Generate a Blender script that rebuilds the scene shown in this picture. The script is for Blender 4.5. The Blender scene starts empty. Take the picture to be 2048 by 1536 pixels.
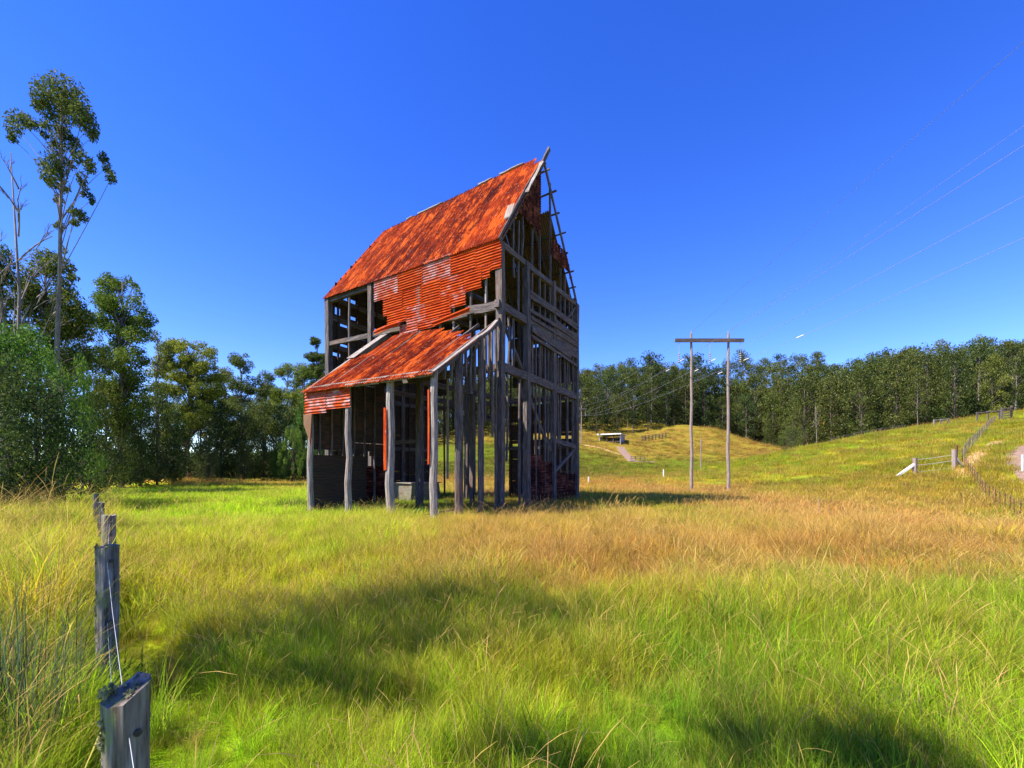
import bpy, math, random
import numpy as np
from mathutils import Vector, noise as mnoise
R = math.radians
scene = bpy.context.scene
col = scene.collection
# ------------------------------------------------------------------ camera, sky, sun, exposure
CAM = np.array((0.0, 0.0, 1.6)); FPX = 900.0; CX = 1024.0; HY = 940.0
cd = bpy.data.cameras.new('camera'); cam = bpy.data.objects.new('camera', cd); col.objects.link(cam)
cam.location = CAM; cam.rotation_euler = (R(90), 0, 0)
cd.sensor_width = 36.0; cd.lens = 36.0 * FPX / 2048.0
cd.shift_y = (HY - 768.0) / 2048.0
cd.clip_start = 0.05; cd.clip_end = 5000
scene.camera = cam
SUN_EL = R(50); SUN_AZ = math.atan2(-0.93, -0.37)
world = bpy.data.worlds.new('World'); scene.world = world; world.use_nodes = True
wn = world.node_tree.nodes; wl = world.node_tree.links
bg = wn['Background']; sky = wn.new('ShaderNodeTexSky'); sky.sky_type = 'NISHITA'; sky.sun_disc = False
sky.sun_elevation = SUN_EL; sky.sun_rotation = SUN_AZ
sky.altitude = 700; sky.air_density = 1.0; sky.dust_density = 0.0; sky.ozone_density = 5.0
hs = wn.new('ShaderNodeHueSaturation'); hs.inputs['Saturation'].default_value = 1.28; hs.inputs['Hue'].default_value = 0.525
wl.new(sky.outputs[0], hs.inputs['Color']); wl.new(hs.outputs[0], bg.inputs['Color'])
bg.inputs['Strength'].default_value = 0.134
sd = bpy.data.lights.new('sun', 'SUN'); sun = bpy.data.objects.new('sun', sd); col.objects.link(sun)
sd.energy = 5.0; sd.angle = R(0.5); sd.color = (1.0, 0.93, 0.80)
S = Vector((math.sin(SUN_AZ) * math.cos(SUN_EL), math.cos(SUN_AZ) * math.cos(SUN_EL), math.sin(SUN_EL)))
sun.rotation_euler = (-S).to_track_quat('-Z', 'Y').to_euler()
scene.view_settings.view_transform = 'Standard'; scene.view_settings.look = 'None'
scene.view_settings.exposure = 1.34; scene.view_settings.gamma = 1.0
scene.cycles.max_bounces = 6; scene.cycles.diffuse_bounces = 2; scene.cycles.transmission_bounces = 2
scene.cycles.transparent_max_bounces = 4

# ------------------------------------------------------------------ helpers
def P(px, py, Y):
    return np.array(((px - CX) / FPX * Y, Y, 1.6 + (HY - py) / FPX * Y))
def tag(o, label=None, cat=None, group=None, kind=None):
    if label: o['label'] = label
    if cat: o['category'] = cat
    if group: o['group'] = group
    if kind: o['kind'] = kind
    return o
def empty(name, loc, rz=0.0):
    o = bpy.data.objects.new(name, None); col.objects.link(o)
    o.location = loc; o.rotation_euler = (0, 0, rz); o.empty_display_size = 0.2
    return o
def mesh_data(name, V, F, mat=None, attrs=None, smooth=False):
    me = bpy.data.meshes.new(name)
    V = np.asarray(V, dtype=np.float32)
    if isinstance(F, np.ndarray):
        n, k = F.shape
        me.vertices.add(len(V)); me.vertices.foreach_set('co', V.ravel())
        me.loops.add(n * k); me.loops.foreach_set('vertex_index', F.astype(np.int32).ravel())
        me.polygons.add(n); me.polygons.foreach_set('loop_start', np.arange(0, n * k, k, dtype=np.int32))
        me.polygons.foreach_set('loop_total', np.full(n, k, dtype=np.int32))
        me.update(calc_edges=True)
    else:
        me.from_pydata([tuple(map(float, v)) for v in V], [], F); me.update()
    if mat: me.materials.append(mat)
    if attrs:
        for an, (ty, data) in attrs.items():
            a = me.attributes.new(an, ty, 'POINT')
            data = np.asarray(data, dtype=np.float32)
            a.data.foreach_set({'FLOAT': 'value', 'FLOAT_VECTOR': 'vector', 'FLOAT_COLOR': 'color'}[ty], data.ravel())
    if smooth: me.polygons.foreach_set('use_smooth', np.ones(len(me.polygons), dtype=bool))
    return me
def mk(name, V, F, mat, parent=None, attrs=None, smooth=False):
    o = bpy.data.objects.new(name, mesh_data(name, V, F, mat, attrs, smooth)); col.objects.link(o)
    if parent: o.parent = parent
    return o
class MB:
    """collects shapes into one mesh; every vertex carries 'wc' (across, across, along) grain coordinates"""
    def __init__(s): s.V = []; s.F = []; s.W = []
    def add(s, V, F, W):
        b = len(s.V); s.V += [tuple(v) for v in V]; s.W += [tuple(w) for w in W]
        s.F += [tuple(b + i for i in f) for f in F]
    def beam(s, p0, p1, w, d, rng=None, jit=0.012, segs=None, up=None, bow=0.0, taper=1.0):
        p0 = np.array(p0, float); p1 = np.array(p1, float); ax = p1 - p0; L = np.linalg.norm(ax); ax /= L
        if up is None: up = np.array((0, 0, 1.0)) if abs(ax[2]) < 0.9 else np.array((0, 1.0, 0))
        u = np.cross(ax, up); u /= np.linalg.norm(u); v = np.cross(u, ax)
        rng = rng or RNG
        if segs is None: segs = max(1, min(10, int(L / 0.7)))
        off = rng.random() * 50; V = []; W = []; bd = rng.uniform(-1, 1) * bow; be = rng.uniform(-1, 1) * bow
        for i in range(segs + 1):
            t = i / segs; c = p0 + ax * L * t + (u * bd + v * be) * math.sin(math.pi * t)
            k = 1 + (taper - 1) * t
            for a, b in ((-1, -1), (1, -1), (1, 1), (-1, 1)):
                j = lambda: rng.uniform(-jit, jit)
                V.append(c + u * (a * w / 2 * k + j()) + v * (b * d / 2 * k + j()) + (ax * (rng.uniform(-4, 4) * jit) if i in (0, segs) else 0))
                W.append((a * w / 2 + off, b * d / 2 + off * .7, L * t + off))
        F = [(3, 2, 1, 0), tuple(4 * segs + i for i in range(4))]
        for i in range(segs):
            for q in range(4):
                F.append((4 * i + q, 4 * i + (q + 1) % 4, 4 * i + 4 + (q + 1) % 4, 4 * i + 4 + q))
        s.add(V, F, W); return s
    def tube(s, pts, rad, n=8, rng=None, jit=0.0, cap=True):
        rng = rng or RNG; pts = [np.array(p, float) for p in pts]
        if not hasattr(rad, '__len__'): rad = [rad] * len(pts)
        off = rng.random() * 50; V = []; W = []; F = []; run = 0
        jj = [rng.uniform(-jit, jit) for _ in range(n)]
        for i, p in enumerate(pts):
            a = pts[min(i + 1, len(pts) - 1)] - pts[max(i - 1, 0)]; a /= (np.linalg.norm(a) + 1e-9)
            up = np.array((0, 0, 1.0)) if abs(a[2]) < 0.9 else np.array((0, 1.0, 0))
            u = np.cross(a, up); u /= np.linalg.norm(u); v = np.cross(u, a)
            if i: run += np.linalg.norm(p - pts[i - 1])
            for k in range(n):
                an = 2 * math.pi * k / n; r = rad[i] * (1 + jj[k] + rng.uniform(-jit, jit) * .5)
                V.append(p + u * math.cos(an) * r + v * math.sin(an) * r)
                W.append((math.cos(an) * rad[i] + off, math.sin(an) * rad[i] + off, run + off))
        for i in range(len(pts) - 1):
            for k in range(n):
                F.append((n * i + k, n * i + (k + 1) % n, n * i + n + (k + 1) % n, n * i + n + k))
        if cap and n > 2:
            F.append(tuple(range(n))[::-1]); F.append(tuple(n * (len(pts) - 1) + k for k in range(n)))
        s.add(V, F, W); return s
    def build(s, name, mat, parent=None, smooth=False):
        return mk(name, s.V, s.F, mat, parent, {'wc': ('FLOAT_VECTOR', s.W)}, smooth)
RNG = random.Random(7)
def copy_tree(o, parent=None):
    c = o.copy(); col.objects.link(c)
    if parent: c.parent = parent
    for ch in KIDS.get(o.name, []): copy_tree(ch, c)
    return c
KIDS = {}

# ------------------------------------------------------------------ materials
def newmat(name):
    m = bpy.data.materials.new(name); m.use_nodes = True
    nt = m.node_tree; b = nt.nodes['Principled BSDF']; b.inputs['Specular IOR Level'].default_value = 0.25
    return m, nt, b
def N(nt, ty, **kw):
    n = nt.nodes.new(ty)
    for k, v in kw.items(): setattr(n, k, v)
    return n
def ramp(nt, fac, stops):
    r = N(nt, 'ShaderNodeValToRGB'); e = r.color_ramp.elements
    while len(e) < len(stops): e.new(0.5)
    for i, (p, c) in enumerate(stops): e[i].position = p; e[i].color = (*c, 1) if len(c) == 3 else c
    nt.links.new(fac, r.inputs[0]); return r.outputs[0]
def scaled_noise(nt, vec, scale3, sc=1.0, detail=4, rough=0.6):
    m = N(nt, 'ShaderNodeMapping'); m.inputs['Scale'].default_value = scale3; nt.links.new(vec, m.inputs['Vector'])
    n = N(nt, 'ShaderNodeTexNoise'); n.inputs['Scale'].default_value = sc; n.inputs['Detail'].default_value = detail
    n.inputs['Roughness'].default_value = rough; nt.links.new(m.outputs[0], n.inputs['Vector']); return n.outputs[0]
def mix(nt, fac, a, b, mode='MIX'):
    m = N(nt, 'ShaderNodeMix', data_type='RGBA', blend_type=mode)
    for s, v in ((m.inputs[0], fac), (m.inputs[6], a), (m.inputs[7], b)):
        if isinstance(v, (int, float)): s.default_value = v
        elif isinstance(v, tuple): s.default_value = (*v, 1)
        else: nt.links.new(v, s)
    return m.outputs[2]
def bump(nt, b, h, strength=0.4, dist=0.02):
    bm = N(nt, 'ShaderNodeBump'); bm.inputs['Strength'].default_value = strength; bm.inputs['Distance'].default_value = dist
    nt.links.new(h, bm.inputs['Height']); nt.links.new(bm.outputs[0], b.inputs['Normal'])
def wood_mat(name, dark, mid, light, stain=(.20, .09, .04), stain_amt=0.35, lichen=0.0):
    m, nt, b = newmat(name)
    at = N(nt, 'ShaderNodeAttribute', attribute_name='wc'); vec = at.outputs['Vector']
    g = scaled_noise(nt, vec, (26, 26, 1.6), 1.0, 7, .72)
    c = ramp(nt, g, [(.30, dark), (.5, mid), (.70, light)])
    ck = scaled_noise(nt, vec, (60, 60, 1.8), 1.0, 3, .6); c = mix(nt, ramp(nt, ck, [(.36, (.85,) * 3), (.42, (0, 0, 0))]), c, dark)
    p = scaled_noise(nt, vec, (1.2, 1.2, .7), 1.0, 4, .7)
    pf = ramp(nt, p, [(.5, (0, 0, 0)), (.68, (stain_amt,) * 3)])
    c = mix(nt, pf, c, stain)
    if lichen:
        q = scaled_noise(nt, vec, (9, 9, 9), 1.0, 5, .7)
        c = mix(nt, ramp(nt, q, [(.56 - lichen * .1, (0, 0, 0)), (.64, (.9,) * 3)]), c, (.17, .19, .07))
    nt.links.new(c, b.inputs['Base Color']); b.inputs['Roughness'].default_value = .9
    bump(nt, b, g, .5, .02); return m
M = {}
M['wood'] = wood_mat('weathered_timber', (.018, .013, .012), (.088, .072, .068), (.25, .215, .20))
M['wood_pale'] = wood_mat('bleached_timber', (.06, .048, .04), (.24, .205, .18), (.46, .41, .37), stain_amt=.45)
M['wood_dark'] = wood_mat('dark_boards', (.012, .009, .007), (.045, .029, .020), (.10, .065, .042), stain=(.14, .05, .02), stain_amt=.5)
M['post'] = wood_mat('fence_post_wood', (.025, .018, .015), (.17, .14, .125), (.38, .34, .33), stain=(.13, .075, .035), stain_amt=.9, lichen=.75)
M['pole'] = wood_mat('power_pole_wood', (.10, .07, .06), (.24, .19, .17), (.40, .33, .30), stain_amt=.2)
M['bark'] = wood_mat('gum_bark', (.06, .05, .04), (.17, .145, .125), (.32, .28, .25), stain=(.12, .07, .05), stain_amt=.6)
M['bark_dark'] = wood_mat('dark_bark', (.025, .02, .018), (.07, .058, .05), (.16, .14, .13), stain_amt=.4)
M['white'] = wood_mat('white_paint', (.55, .54, .52), (.72, .71, .69), (.82, .81, .80), stain_amt=.15)
M['rust_steel'] = wood_mat('rusty_steel', (.05, .02, .015), (.14, .045, .025), (.24, .08, .04), stain=(.3, .05, .03), stain_amt=.6)
m, nt, b = newmat('galvanised_wire'); b.inputs['Base Color'].default_value = (.45, .45, .47, 1); b.inputs['Metallic'].default_value = .5; b.inputs['Roughness'].default_value = .5; M['wire'] = m
m, nt, b = newmat('cable'); b.inputs['Base Color'].default_value = (.30, .30, .38, 1); b.inputs['Roughness'].default_value = .6; M['cable'] = m
m, nt, b = newmat('porcelain'); b.inputs['Base Color'].default_value = (.30, .26, .25, 1); b.inputs['Roughness'].default_value = .3; M['ins'] = m
def iron_mat():
    """corrugated iron: attribute sc = (across ripple, along sheet, random), rz = how galvanised"""
    m, nt, b = newmat('rusty_corrugated_iron')
    at = N(nt, 'ShaderNodeAttribute', attribute_name='sc'); vec = at.outputs['Vector']
    rz = N(nt, 'ShaderNodeAttribute', attribute_name='rz').outputs['Fac']
    n1 = scaled_noise(nt, vec, (1.5, .5, 3), 1.0, 6, .72)
    n2 = scaled_noise(nt, vec, (11, 1.4, 1), 1.0, 7, .78)
    n3 = scaled_noise(nt, vec, (2.2, 1.6, 2), 1.0, 6, .7)
    a = N(nt, 'ShaderNodeMath', operation='MULTIPLY_ADD'); nt.links.new(n2, a.inputs[0]); a.inputs[1].default_value = .8; nt.links.new(n1, a.inputs[2])
    rust = ramp(nt, a.outputs[0], [(.70, (.028, .004, .003)), (.84, (.075, .007, .003)), (.94, (.20, .022, .004)), (1.0, (.42, .075, .009))])
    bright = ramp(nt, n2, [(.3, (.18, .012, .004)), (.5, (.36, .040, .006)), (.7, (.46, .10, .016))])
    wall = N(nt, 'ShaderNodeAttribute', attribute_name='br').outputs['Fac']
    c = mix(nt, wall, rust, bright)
    gv = ramp(nt, n3, [(.30, (.24, .08, .06)), (.55, (.34, .19, .18)), (.75, (.46, .36, .36))])
    s = N(nt, 'ShaderNodeMath', operation='ADD'); nt.links.new(rz, s.inputs[0]); nt.links.new(n3, s.inputs[1])
    c = mix(nt, ramp(nt, s.outputs[0], [(.74, (0, 0, 0)), (.92, (.85,) * 3)]), c, gv)
    spk = scaled_noise(nt, vec, (16, 3.2, 2), 1.0, 5, .8)
    c = mix(nt, ramp(nt, spk, [(.60, (0, 0, 0)), (.68, (.75,) * 3)]), c, (.50, .28, .19))
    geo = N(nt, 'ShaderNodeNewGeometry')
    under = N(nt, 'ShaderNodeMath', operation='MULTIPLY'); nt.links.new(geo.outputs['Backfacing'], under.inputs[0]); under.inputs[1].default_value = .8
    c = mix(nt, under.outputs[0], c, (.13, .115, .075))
    nt.links.new(c, b.inputs['Base Color']); b.inputs['Roughness'].default_value = .85; b.inputs['Specular IOR Level'].default_value = .04
    bump(nt, b, n3, .35, .02); return m
M['iron'] = iron_mat()
mo = M['iron'].copy(); mo.name = 'shaded_corrugated_iron'; no = mo.node_tree.nodes; bo = no['Principled BSDF']; lk = bo.inputs['Base Color'].links[0].from_socket  # darkened iron copy: shade of gable and inner lining put into the colour
hv = no.new('ShaderNodeHueSaturation'); hv.inputs['Value'].default_value = .38; hv.inputs['Saturation'].default_value = .8; mo.node_tree.links.new(lk, hv.inputs['Color']); mo.node_tree.links.new(hv.outputs[0], bo.inputs['Base Color']); M['iron_shade'] = mo

# ------------------------------------------------------------------ terrain
CP = [(-12,15,0),(-12,30,0),(0,15,0),(0,25,0),(8,20,0),(8,30,0),(-8,24,0),(2,33,0),
 (0,3,-.42),(4,2,-.42),(-3,3,-.42),(3,6,-.36),(-6,6,-.36),(8,5,-.4),(0,-10,-.3),(12,-10,-.3),(-12,-10,-.3),(0,9,-.22),(9,9,-.28),(-9,10,-.2),(-6,1,-.5),(-3.9,4.4,-.72),(-1.5,1.5,-.5),
 (-25,10,-.2),(-30,30,-.2),(-45,60,.2),(-70,80,.3),(-25,75,.4),(-60,20,-.5),(-45,130,3),(-90,130,2),(12,15,-.1),(20,12,-.2),(28,12,.2)]
CP += [tuple(P(*a)) for a in [(1384,978,38),(1456,978,38),(940,966,55),(940,950,72),(940,930,88),(940,893,115),(880,873,125),(1080,905,105),
 (1250,962,60),(1250,945,80),(1250,934,95),(1200,917,105),(1160,880,122),(1235,884,120),(1300,880,125),(1380,852,132),(1450,862,130),(1550,893,118),
 (1400,905,110),(1400,932,95),(1420,945,70),(1500,940,60),(1500,965,42),(1560,906,78),(1560,930,60),(1700,880,75),(1700,915,52),(1700,955,38),(1700,1003,26),
 (1800,862,72),(1830,938,38),(1900,850,72),(1905,945,35),(2000,842,70),(2048,825,75),(2048,880,45),(2048,930,32),(2040,985,27),(2040,1035,21),(1900,1003,26),(2250,1010,20),(2300,860,45)]]
CP += [(20,170,23),(20,230,35),(-40,200,18),(60,112,6),(72,125,7.6),(76,150,9),(82,140,7),(92,112,11),(122,110,15),(84,182,22),(120,180,33),(20,290,40),(110,290,46),(210,200,42),(-100,220,12),
 (-120,400,20),(120,450,50),(320,320,50),(-320,320,8),(-220,60,0),(-220,-110,0),(0,-160,-1),(220,-110,4),(220,60,22),(-700,0,0),(-600,700,10),(0,900,30),(700,700,50),(800,0,30),(500,-500,5),(-500,-500,0)]
CP = np.array(CP, float); cs = 100.0
CP[(CP[:, 1] >= 12) & (CP[:, 1] < 56) & (CP[:, 2] < 1.2), 2] -= .35
def tps(r2): return np.where(r2 > 0, r2 * np.log(r2 + 1e-12), 0)
_xy = CP[:, :2] / cs; _n = len(CP)
_K = tps(((_xy[:, None] - _xy[None]) ** 2).sum(-1)) * 1.0 + np.eye(_n) * 2e-4
_Pm = np.hstack([np.ones((_n, 1)), _xy]); _A = np.block([[_K, _Pm], [_Pm.T, np.zeros((3, 3))]])
_sol = np.linalg.solve(_A, np.concatenate([CP[:, 2], np.zeros(3)]))
def hraw(x, y):
    q = np.stack([np.ravel(x), np.ravel(y)], 1) / cs; out = np.zeros(len(q))
    for i in range(0, len(q), 4000):
        s = q[i:i + 4000]
        out[i:i + 4000] = tps(((s[:, None] - _xy[None]) ** 2).sum(-1)) @ _sol[:_n] + _sol[_n] + s @ _sol[_n + 1:]
    return out.reshape(np.shape(x))
def axis(lo, hi, fine_lo, fine_hi, d0, growth):
    a = list(np.arange(fine_lo, fine_hi + d0, d0)); d = d0
    while a[-1] < hi: d *= growth; a.append(a[-1] + d)
    b = [fine_lo]; d = d0
    while b[-1] > lo: d *= growth; b.append(b[-1] - d)
    return np.array(b[:0:-1] + a)
GX = axis(-1500, 1500, -30, 90, 1.0, 1.09); GY = axis(-1500, 1800, -4, 140, 1.0, 1.09)
XX, YY = np.meshgrid(GX, GY)
ZZ = np.clip(hraw(XX, YY), -6, 90)
far = np.clip((np.hypot(XX, YY) - 500) / 500, 0, 1); ZZ = ZZ * (1 - far) + 8 * far
bumps = np.array([mnoise.noise(Vector((x * .16, y * .16, 3.1))) * .10 + mnoise.noise(Vector((x * .5, y * .5, 1.1))) * .035 for x, y in zip(XX.ravel(), YY.ravel())]).reshape(XX.shape)
ZZ = ZZ + bumps * np.clip((np.hypot(XX, YY) - 2) / 6, 0.2, 1) * (1 + np.clip((YY - 40) / 40, 0, 2))
def gz(x, y):
    i = int(np.clip(np.searchsorted(GX, x) - 1, 0, len(GX) - 2)); j = int(np.clip(np.searchsorted(GY, y) - 1, 0, len(GY) - 2))
    tx = (x - GX[i]) / (GX[i + 1] - GX[i]); ty = (y - GY[j]) / (GY[j + 1] - GY[j])
    return float((ZZ[j, i] * (1 - tx) + ZZ[j, i + 1] * tx) * (1 - ty) + (ZZ[j + 1, i] * (1 - tx) + ZZ[j + 1, i + 1] * tx) * ty)
def fb(x, y, s, seed=0.0):
    v = Vector((x * s, y * s, seed)); return mnoise.noise(v) + .5 * mnoise.noise(v * 2.3) + .25 * mnoise.noise(v * 5.1)
def sm(a, b, t): t = min(1, max(0, (t - a) / (b - a))); return t * t * (3 - 2 * t)
LIME = np.array((.38, .60, .012)); GREEN = np.array((.17, .38, .014)); DEEP = np.array((.05, .13, .025)); STRAW = np.array((.60, .37, .07)); ORANGE = np.array((.60, .28, .055)); YEL = np.array((.46, .42, .018)); OLIVE = np.array((.19, .21, .03))
def lerp(a, b, t): return a * (1 - t) + b * t
def field(x, y):
    """what grows where: the real colour of the pasture at a spot"""
    n1 = fb(x, y, .10, 5.0); n2 = fb(x, y, .35, 9.0); n3 = fb(x, y, .05, 2.0)
    c = lerp(STRAW, ORANGE, sm(-.4, .5, n2))
    c = lerp(c, YEL, sm(-.1, .5, n1) * .75); c = lerp(c, GREEN * 1.2, sm(.12, .6, fb(x, y, .22, 31.0)) * .7)
    # lush green near the viewer
    near = 1 - sm(3.6, 9.2, y + n1 * 3.0 + n2 * 2.4 - sm(0, 6, -x) * 1.5)
    gl = lerp(GREEN, LIME, sm(-.5, .4, n2))
    gl = lerp(gl, YEL * .9, .55 * sm(-.1, .5, fb(x, y, .8, 77.0))); gl = lerp(gl, OLIVE * .8, .6 * sm(.15, .7, fb(x, y, 1.1, 13.0)))
    c = lerp(c, gl, near)
    # lush pasture left of and inside the barn
    lft = sm(-1.3, -4.8, x + n1 * 2 + (y - 18) * .12) * sm(6.5, 10.5, y + n2 * 3) * (1 - sm(36, 60, y + n1 * 8))
    c = lerp(c, lerp(LIME * 1.08, YEL, sm(.2, .8, n1) * .6), lft * (.97 - .3 * sm(.3, .9, n2)))
    ylf = sm(-2, -6, x) * sm(6, 8, y) * (1 - sm(11, 14, y)); c = lerp(c, YEL, ylf * .5)
    # valley floor and right-hand slope
    if y > 60:
        v = sm(60, 76, y + n1 * 6) * (1 - sm(100, 112, y - sm(28, 10, x) * 14 + n1 * 4)) * (1 - sm(40, 60, x))
        c = lerp(c, lerp(GREEN * .6, OLIVE, .35 + .3 * sm(-.3, .3, n2)), v * .9)
        if y > 95: c = lerp(c, lerp(STRAW * .55 + OLIVE * .25, OLIVE * 1.0, sm(-.1, .7, n2)), sm(100, 112, y - sm(28, 10, x) * 14) * .85)
        c = c * .72
    if x > 14:
        s = sm(30, 42, y + (x - 30) * .42 + n1 * 6) * (1 - sm(85, 95, y)) * sm(14, 24, x) * sm(34, 46, math.hypot(x, y) + n2 * 4)
        g = lerp(lerp(YEL, GREEN * 1.3, sm(-.2, .35, n2)), STRAW, sm(.1, .8, n1) * .6)
        c = lerp(c, g * .78, s * .85)
    if x > 26 and y < 34: c = lerp(c, lerp(YEL, GREEN, sm(-.3, .3, n2)), sm(26, 30, x) * .6)
    return c
gc = np.zeros((XX.size, 4), np.float32); gc[:, 3] = 1
for k, (x, y) in enumerate(zip(XX.ravel(), YY.ravel())):
    if abs(x) < 160 and -10 < y < 170: gc[k, :3] = field(x, y)
    else: gc[k, :3] = (.07, .08, .03)
nx, ny = len(GX), len(GY)
idx = np.arange(nx * ny).reshape(ny, nx)
F = np.stack([idx[:-1, :-1].ravel(), idx[:-1, 1:].ravel(), idx[1:, 1:].ravel(), idx[1:, :-1].ravel()], 1)
m, nt, b = newmat('pasture'); at = N(nt, 'ShaderNodeAttribute', attribute_name='gcol'); tc = N(nt, 'ShaderNodeTexCoord')
n1 = scaled_noise(nt, tc.outputs['Object'], (1, 1, 1), 1.6, 8, .75); n2 = scaled_noise(nt, tc.outputs['Object'], (1, 1, 1), .35, 5, .6)
c = mix(nt, 1.0, at.outputs['Color'], ramp(nt, n1, [(.25, (.35, .38, .3)), (.5, (.72, .72, .7)), (.75, (1.1, 1.05, 1.0))]), 'MULTIPLY')
c = mix(nt, ramp(nt, n2, [(.5, (0, 0, 0)), (.7, (.35,) * 3)]), c, (.16, .20, .02))
nt.links.new(c, b.inputs['Base Color']); b.inputs['Roughness'].default_value = 1; b.inputs['Specular IOR Level'].default_value = 0
bump(nt, b, n1, .9, .25); M['ground'] = m
g = mk('ground', np.stack([XX.ravel(), YY.ravel(), ZZ.ravel()], 1), F, m, None, {'gcol': ('FLOAT_COLOR', gc)}, True); tag(g, kind='structure')
def ribbon(name, pts, w, mat, lift=.07, ws=None):
    V = []; Fc = []; dense = []
    for a, b_ in zip(pts[:-1], pts[1:]):
        n = max(2, int(math.hypot(b_[0] - a[0], b_[1] - a[1]) / .8))
        dense += [(a[0] + (b_[0] - a[0]) * i / n, a[1] + (b_[1] - a[1]) * i / n) for i in range(n)]
    dense.append(tuple(pts[-1][:2]))
    for i, (x, y) in enumerate(dense):
        a = dense[max(i - 1, 0)]; b_ = dense[min(i + 1, len(dense) - 1)]
        d = np.array((b_[0] - a[0], b_[1] - a[1])); d = d / np.linalg.norm(d); q = np.array((-d[1], d[0]))
        ww = w * (1 + .12 * mnoise.noise(Vector((i * .4, 1.7, w))))
        for k in range(5):
            o = (k / 4 - .5) * ww; xx, yy = x + q[0] * o, y + q[1] * o
            V.append((xx, yy, gz(xx, yy) + lift * (1 - abs(k / 2 - 1) ** 4 * .6)))
        if i:
            for k in range(4): Fc.append((5 * i + k - 5, 5 * i + k - 4, 5 * i + k + 1, 5 * i + k))
    return tag(mk(name, V, Fc, mat, None, None, True), kind='structure')
m, nt, b = newmat('gravel'); tc = N(nt, 'ShaderNodeTexCoord'); n1 = scaled_noise(nt, tc.outputs['Object'], (1, 1, 1), 3, 8, .7)
nt.links.new(ramp(nt, n1, [(.3, (.13, .075, .05)), (.5, (.21, .135, .10)), (.7, (.28, .20, .165))]), b.inputs['Base Color']); b.inputs['Roughness'].default_value = 1; bump(nt, b, n1, .6, .05); M['gravel'] = m
m, nt, b = newmat('bare_earth'); tc = N(nt, 'ShaderNodeTexCoord'); n1 = scaled_noise(nt, tc.outputs['Object'], (1, 1, 1), 2, 8, .7)
nt.links.new(ramp(nt, n1, [(.3, (.22, .12, .05)), (.5, (.36, .22, .10)), (.7, (.42, .30, .12))]), b.inputs['Base Color']); b.inputs['Roughness'].default_value = 1; M['earth'] = m
# ------------------------------------------------------------------ the old hop kiln barn
BN = np.array((-.52, 19.5)); EX = np.array((.507, .862)); EY = np.array((-.862, .507))
BW, BL = 8.57, 11.34
barn = empty('derelict_barn', (BN[0], BN[1], 0.0), math.atan2(.862, .507))
tag(barn, 'tall derelict timber barn with rusty red iron roof and lean-to', 'barn')
def ray(px, py):
    d = np.array(((px - CX) / FPX, 1.0)); o = -BN
    return o @ EX, o @ EY, d @ EX, d @ EY, (HY - py) / FPX
def PW(px, py, c=0.0):      # point on a plane across the width (w = c), in the barn's own axes
    ow, ol, dw, dl, dz = ray(px, py); t = (c - ow) / dw; return (c, ol + dl * t, 1.6 + dz * t)
def PL(px, py, c=0.0):      # point on a plane across the length (L = c)
    ow, ol, dw, dl, dz = ray(px, py); t = (c - ol) / dl; return (ow + dw * t, c, 1.6 + dz * t)
brng = random.Random(21)
def bm(name, p0, p1, w, d, mat='wood', jit=.012, bow=0.0, up=None, taper=1.0):
    return MB().beam(p0, p1, w, d, brng, jit, bow=bow, up=up, taper=taper).build(name, M[mat], barn)
def eave(L): return 11.9 - .03 * L
def ridge(L): return 17.9 - .075 * L
HWD = BW / 2
def rake(w, L=0.0):
    k = w / HWD if w <= HWD else (BW - w) / HWD
    return eave(L) + k * (ridge(L) - eave(L))
def ltop(L): return 8.15 + .06 * L
def lroof(w, L): return ltop(L) + w / 4.357 * (ltop(L) - 5.15)      # w is negative here
# --- posts (round lean-to posts, square tower posts)
for L, r, x in ((0, .145, 5.05), (2.12, .15, 5.05), (4.41, .13, 5.05), (6.80, .125, 5.0)):
    pts = [(-4.357 + brng.uniform(-.03, .03), L + brng.uniform(-.03, .03), z) for z in np.linspace(-.9, x, 7)]
    MB().tube(pts, [r * (1.08 - .03 * i + brng.uniform(-.03, .03)) for i in range(7)], 9, brng, .09).build('post', M['wood_pale'], barn, False)
for w in (-2.92 + .0, -1.45):
    MB().tube([(w + brng.uniform(-.04, .04), 0.02, z) for z in np.linspace(-.9, lroof(w, 0) - .12, 7)], [.16 if w < -2 else .12] * 7, 8, brng, .1).build('post', M['wood'], barn)
for w, L, top, s in ((0, 0, 11.45, .30), (0, 4.6, 11.3, .28), (0, 7.9, 11.3, .24), (0, BL, 11.2, .30), (BW, 0, 11.45, .30), (BW, 3.8, 11.3, .26), (BW, 7.5, 11.3, .26), (BW, BL, 11.2, .3),
                     (2.35, 0, 11.5, .28), (5.35, 0, 11.7, .27), (2.9, BL, 11.4, .26), (5.8, BL, 11.4, .26), (5.2, 5.6, 8.0, .24), (2.4, 3.2, 5.5, .2)):
    bm('post', (w, L, -.9), (w + brng.uniform(-.05, .05), L, top), s, s, jit=.018, bow=.03)
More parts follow.
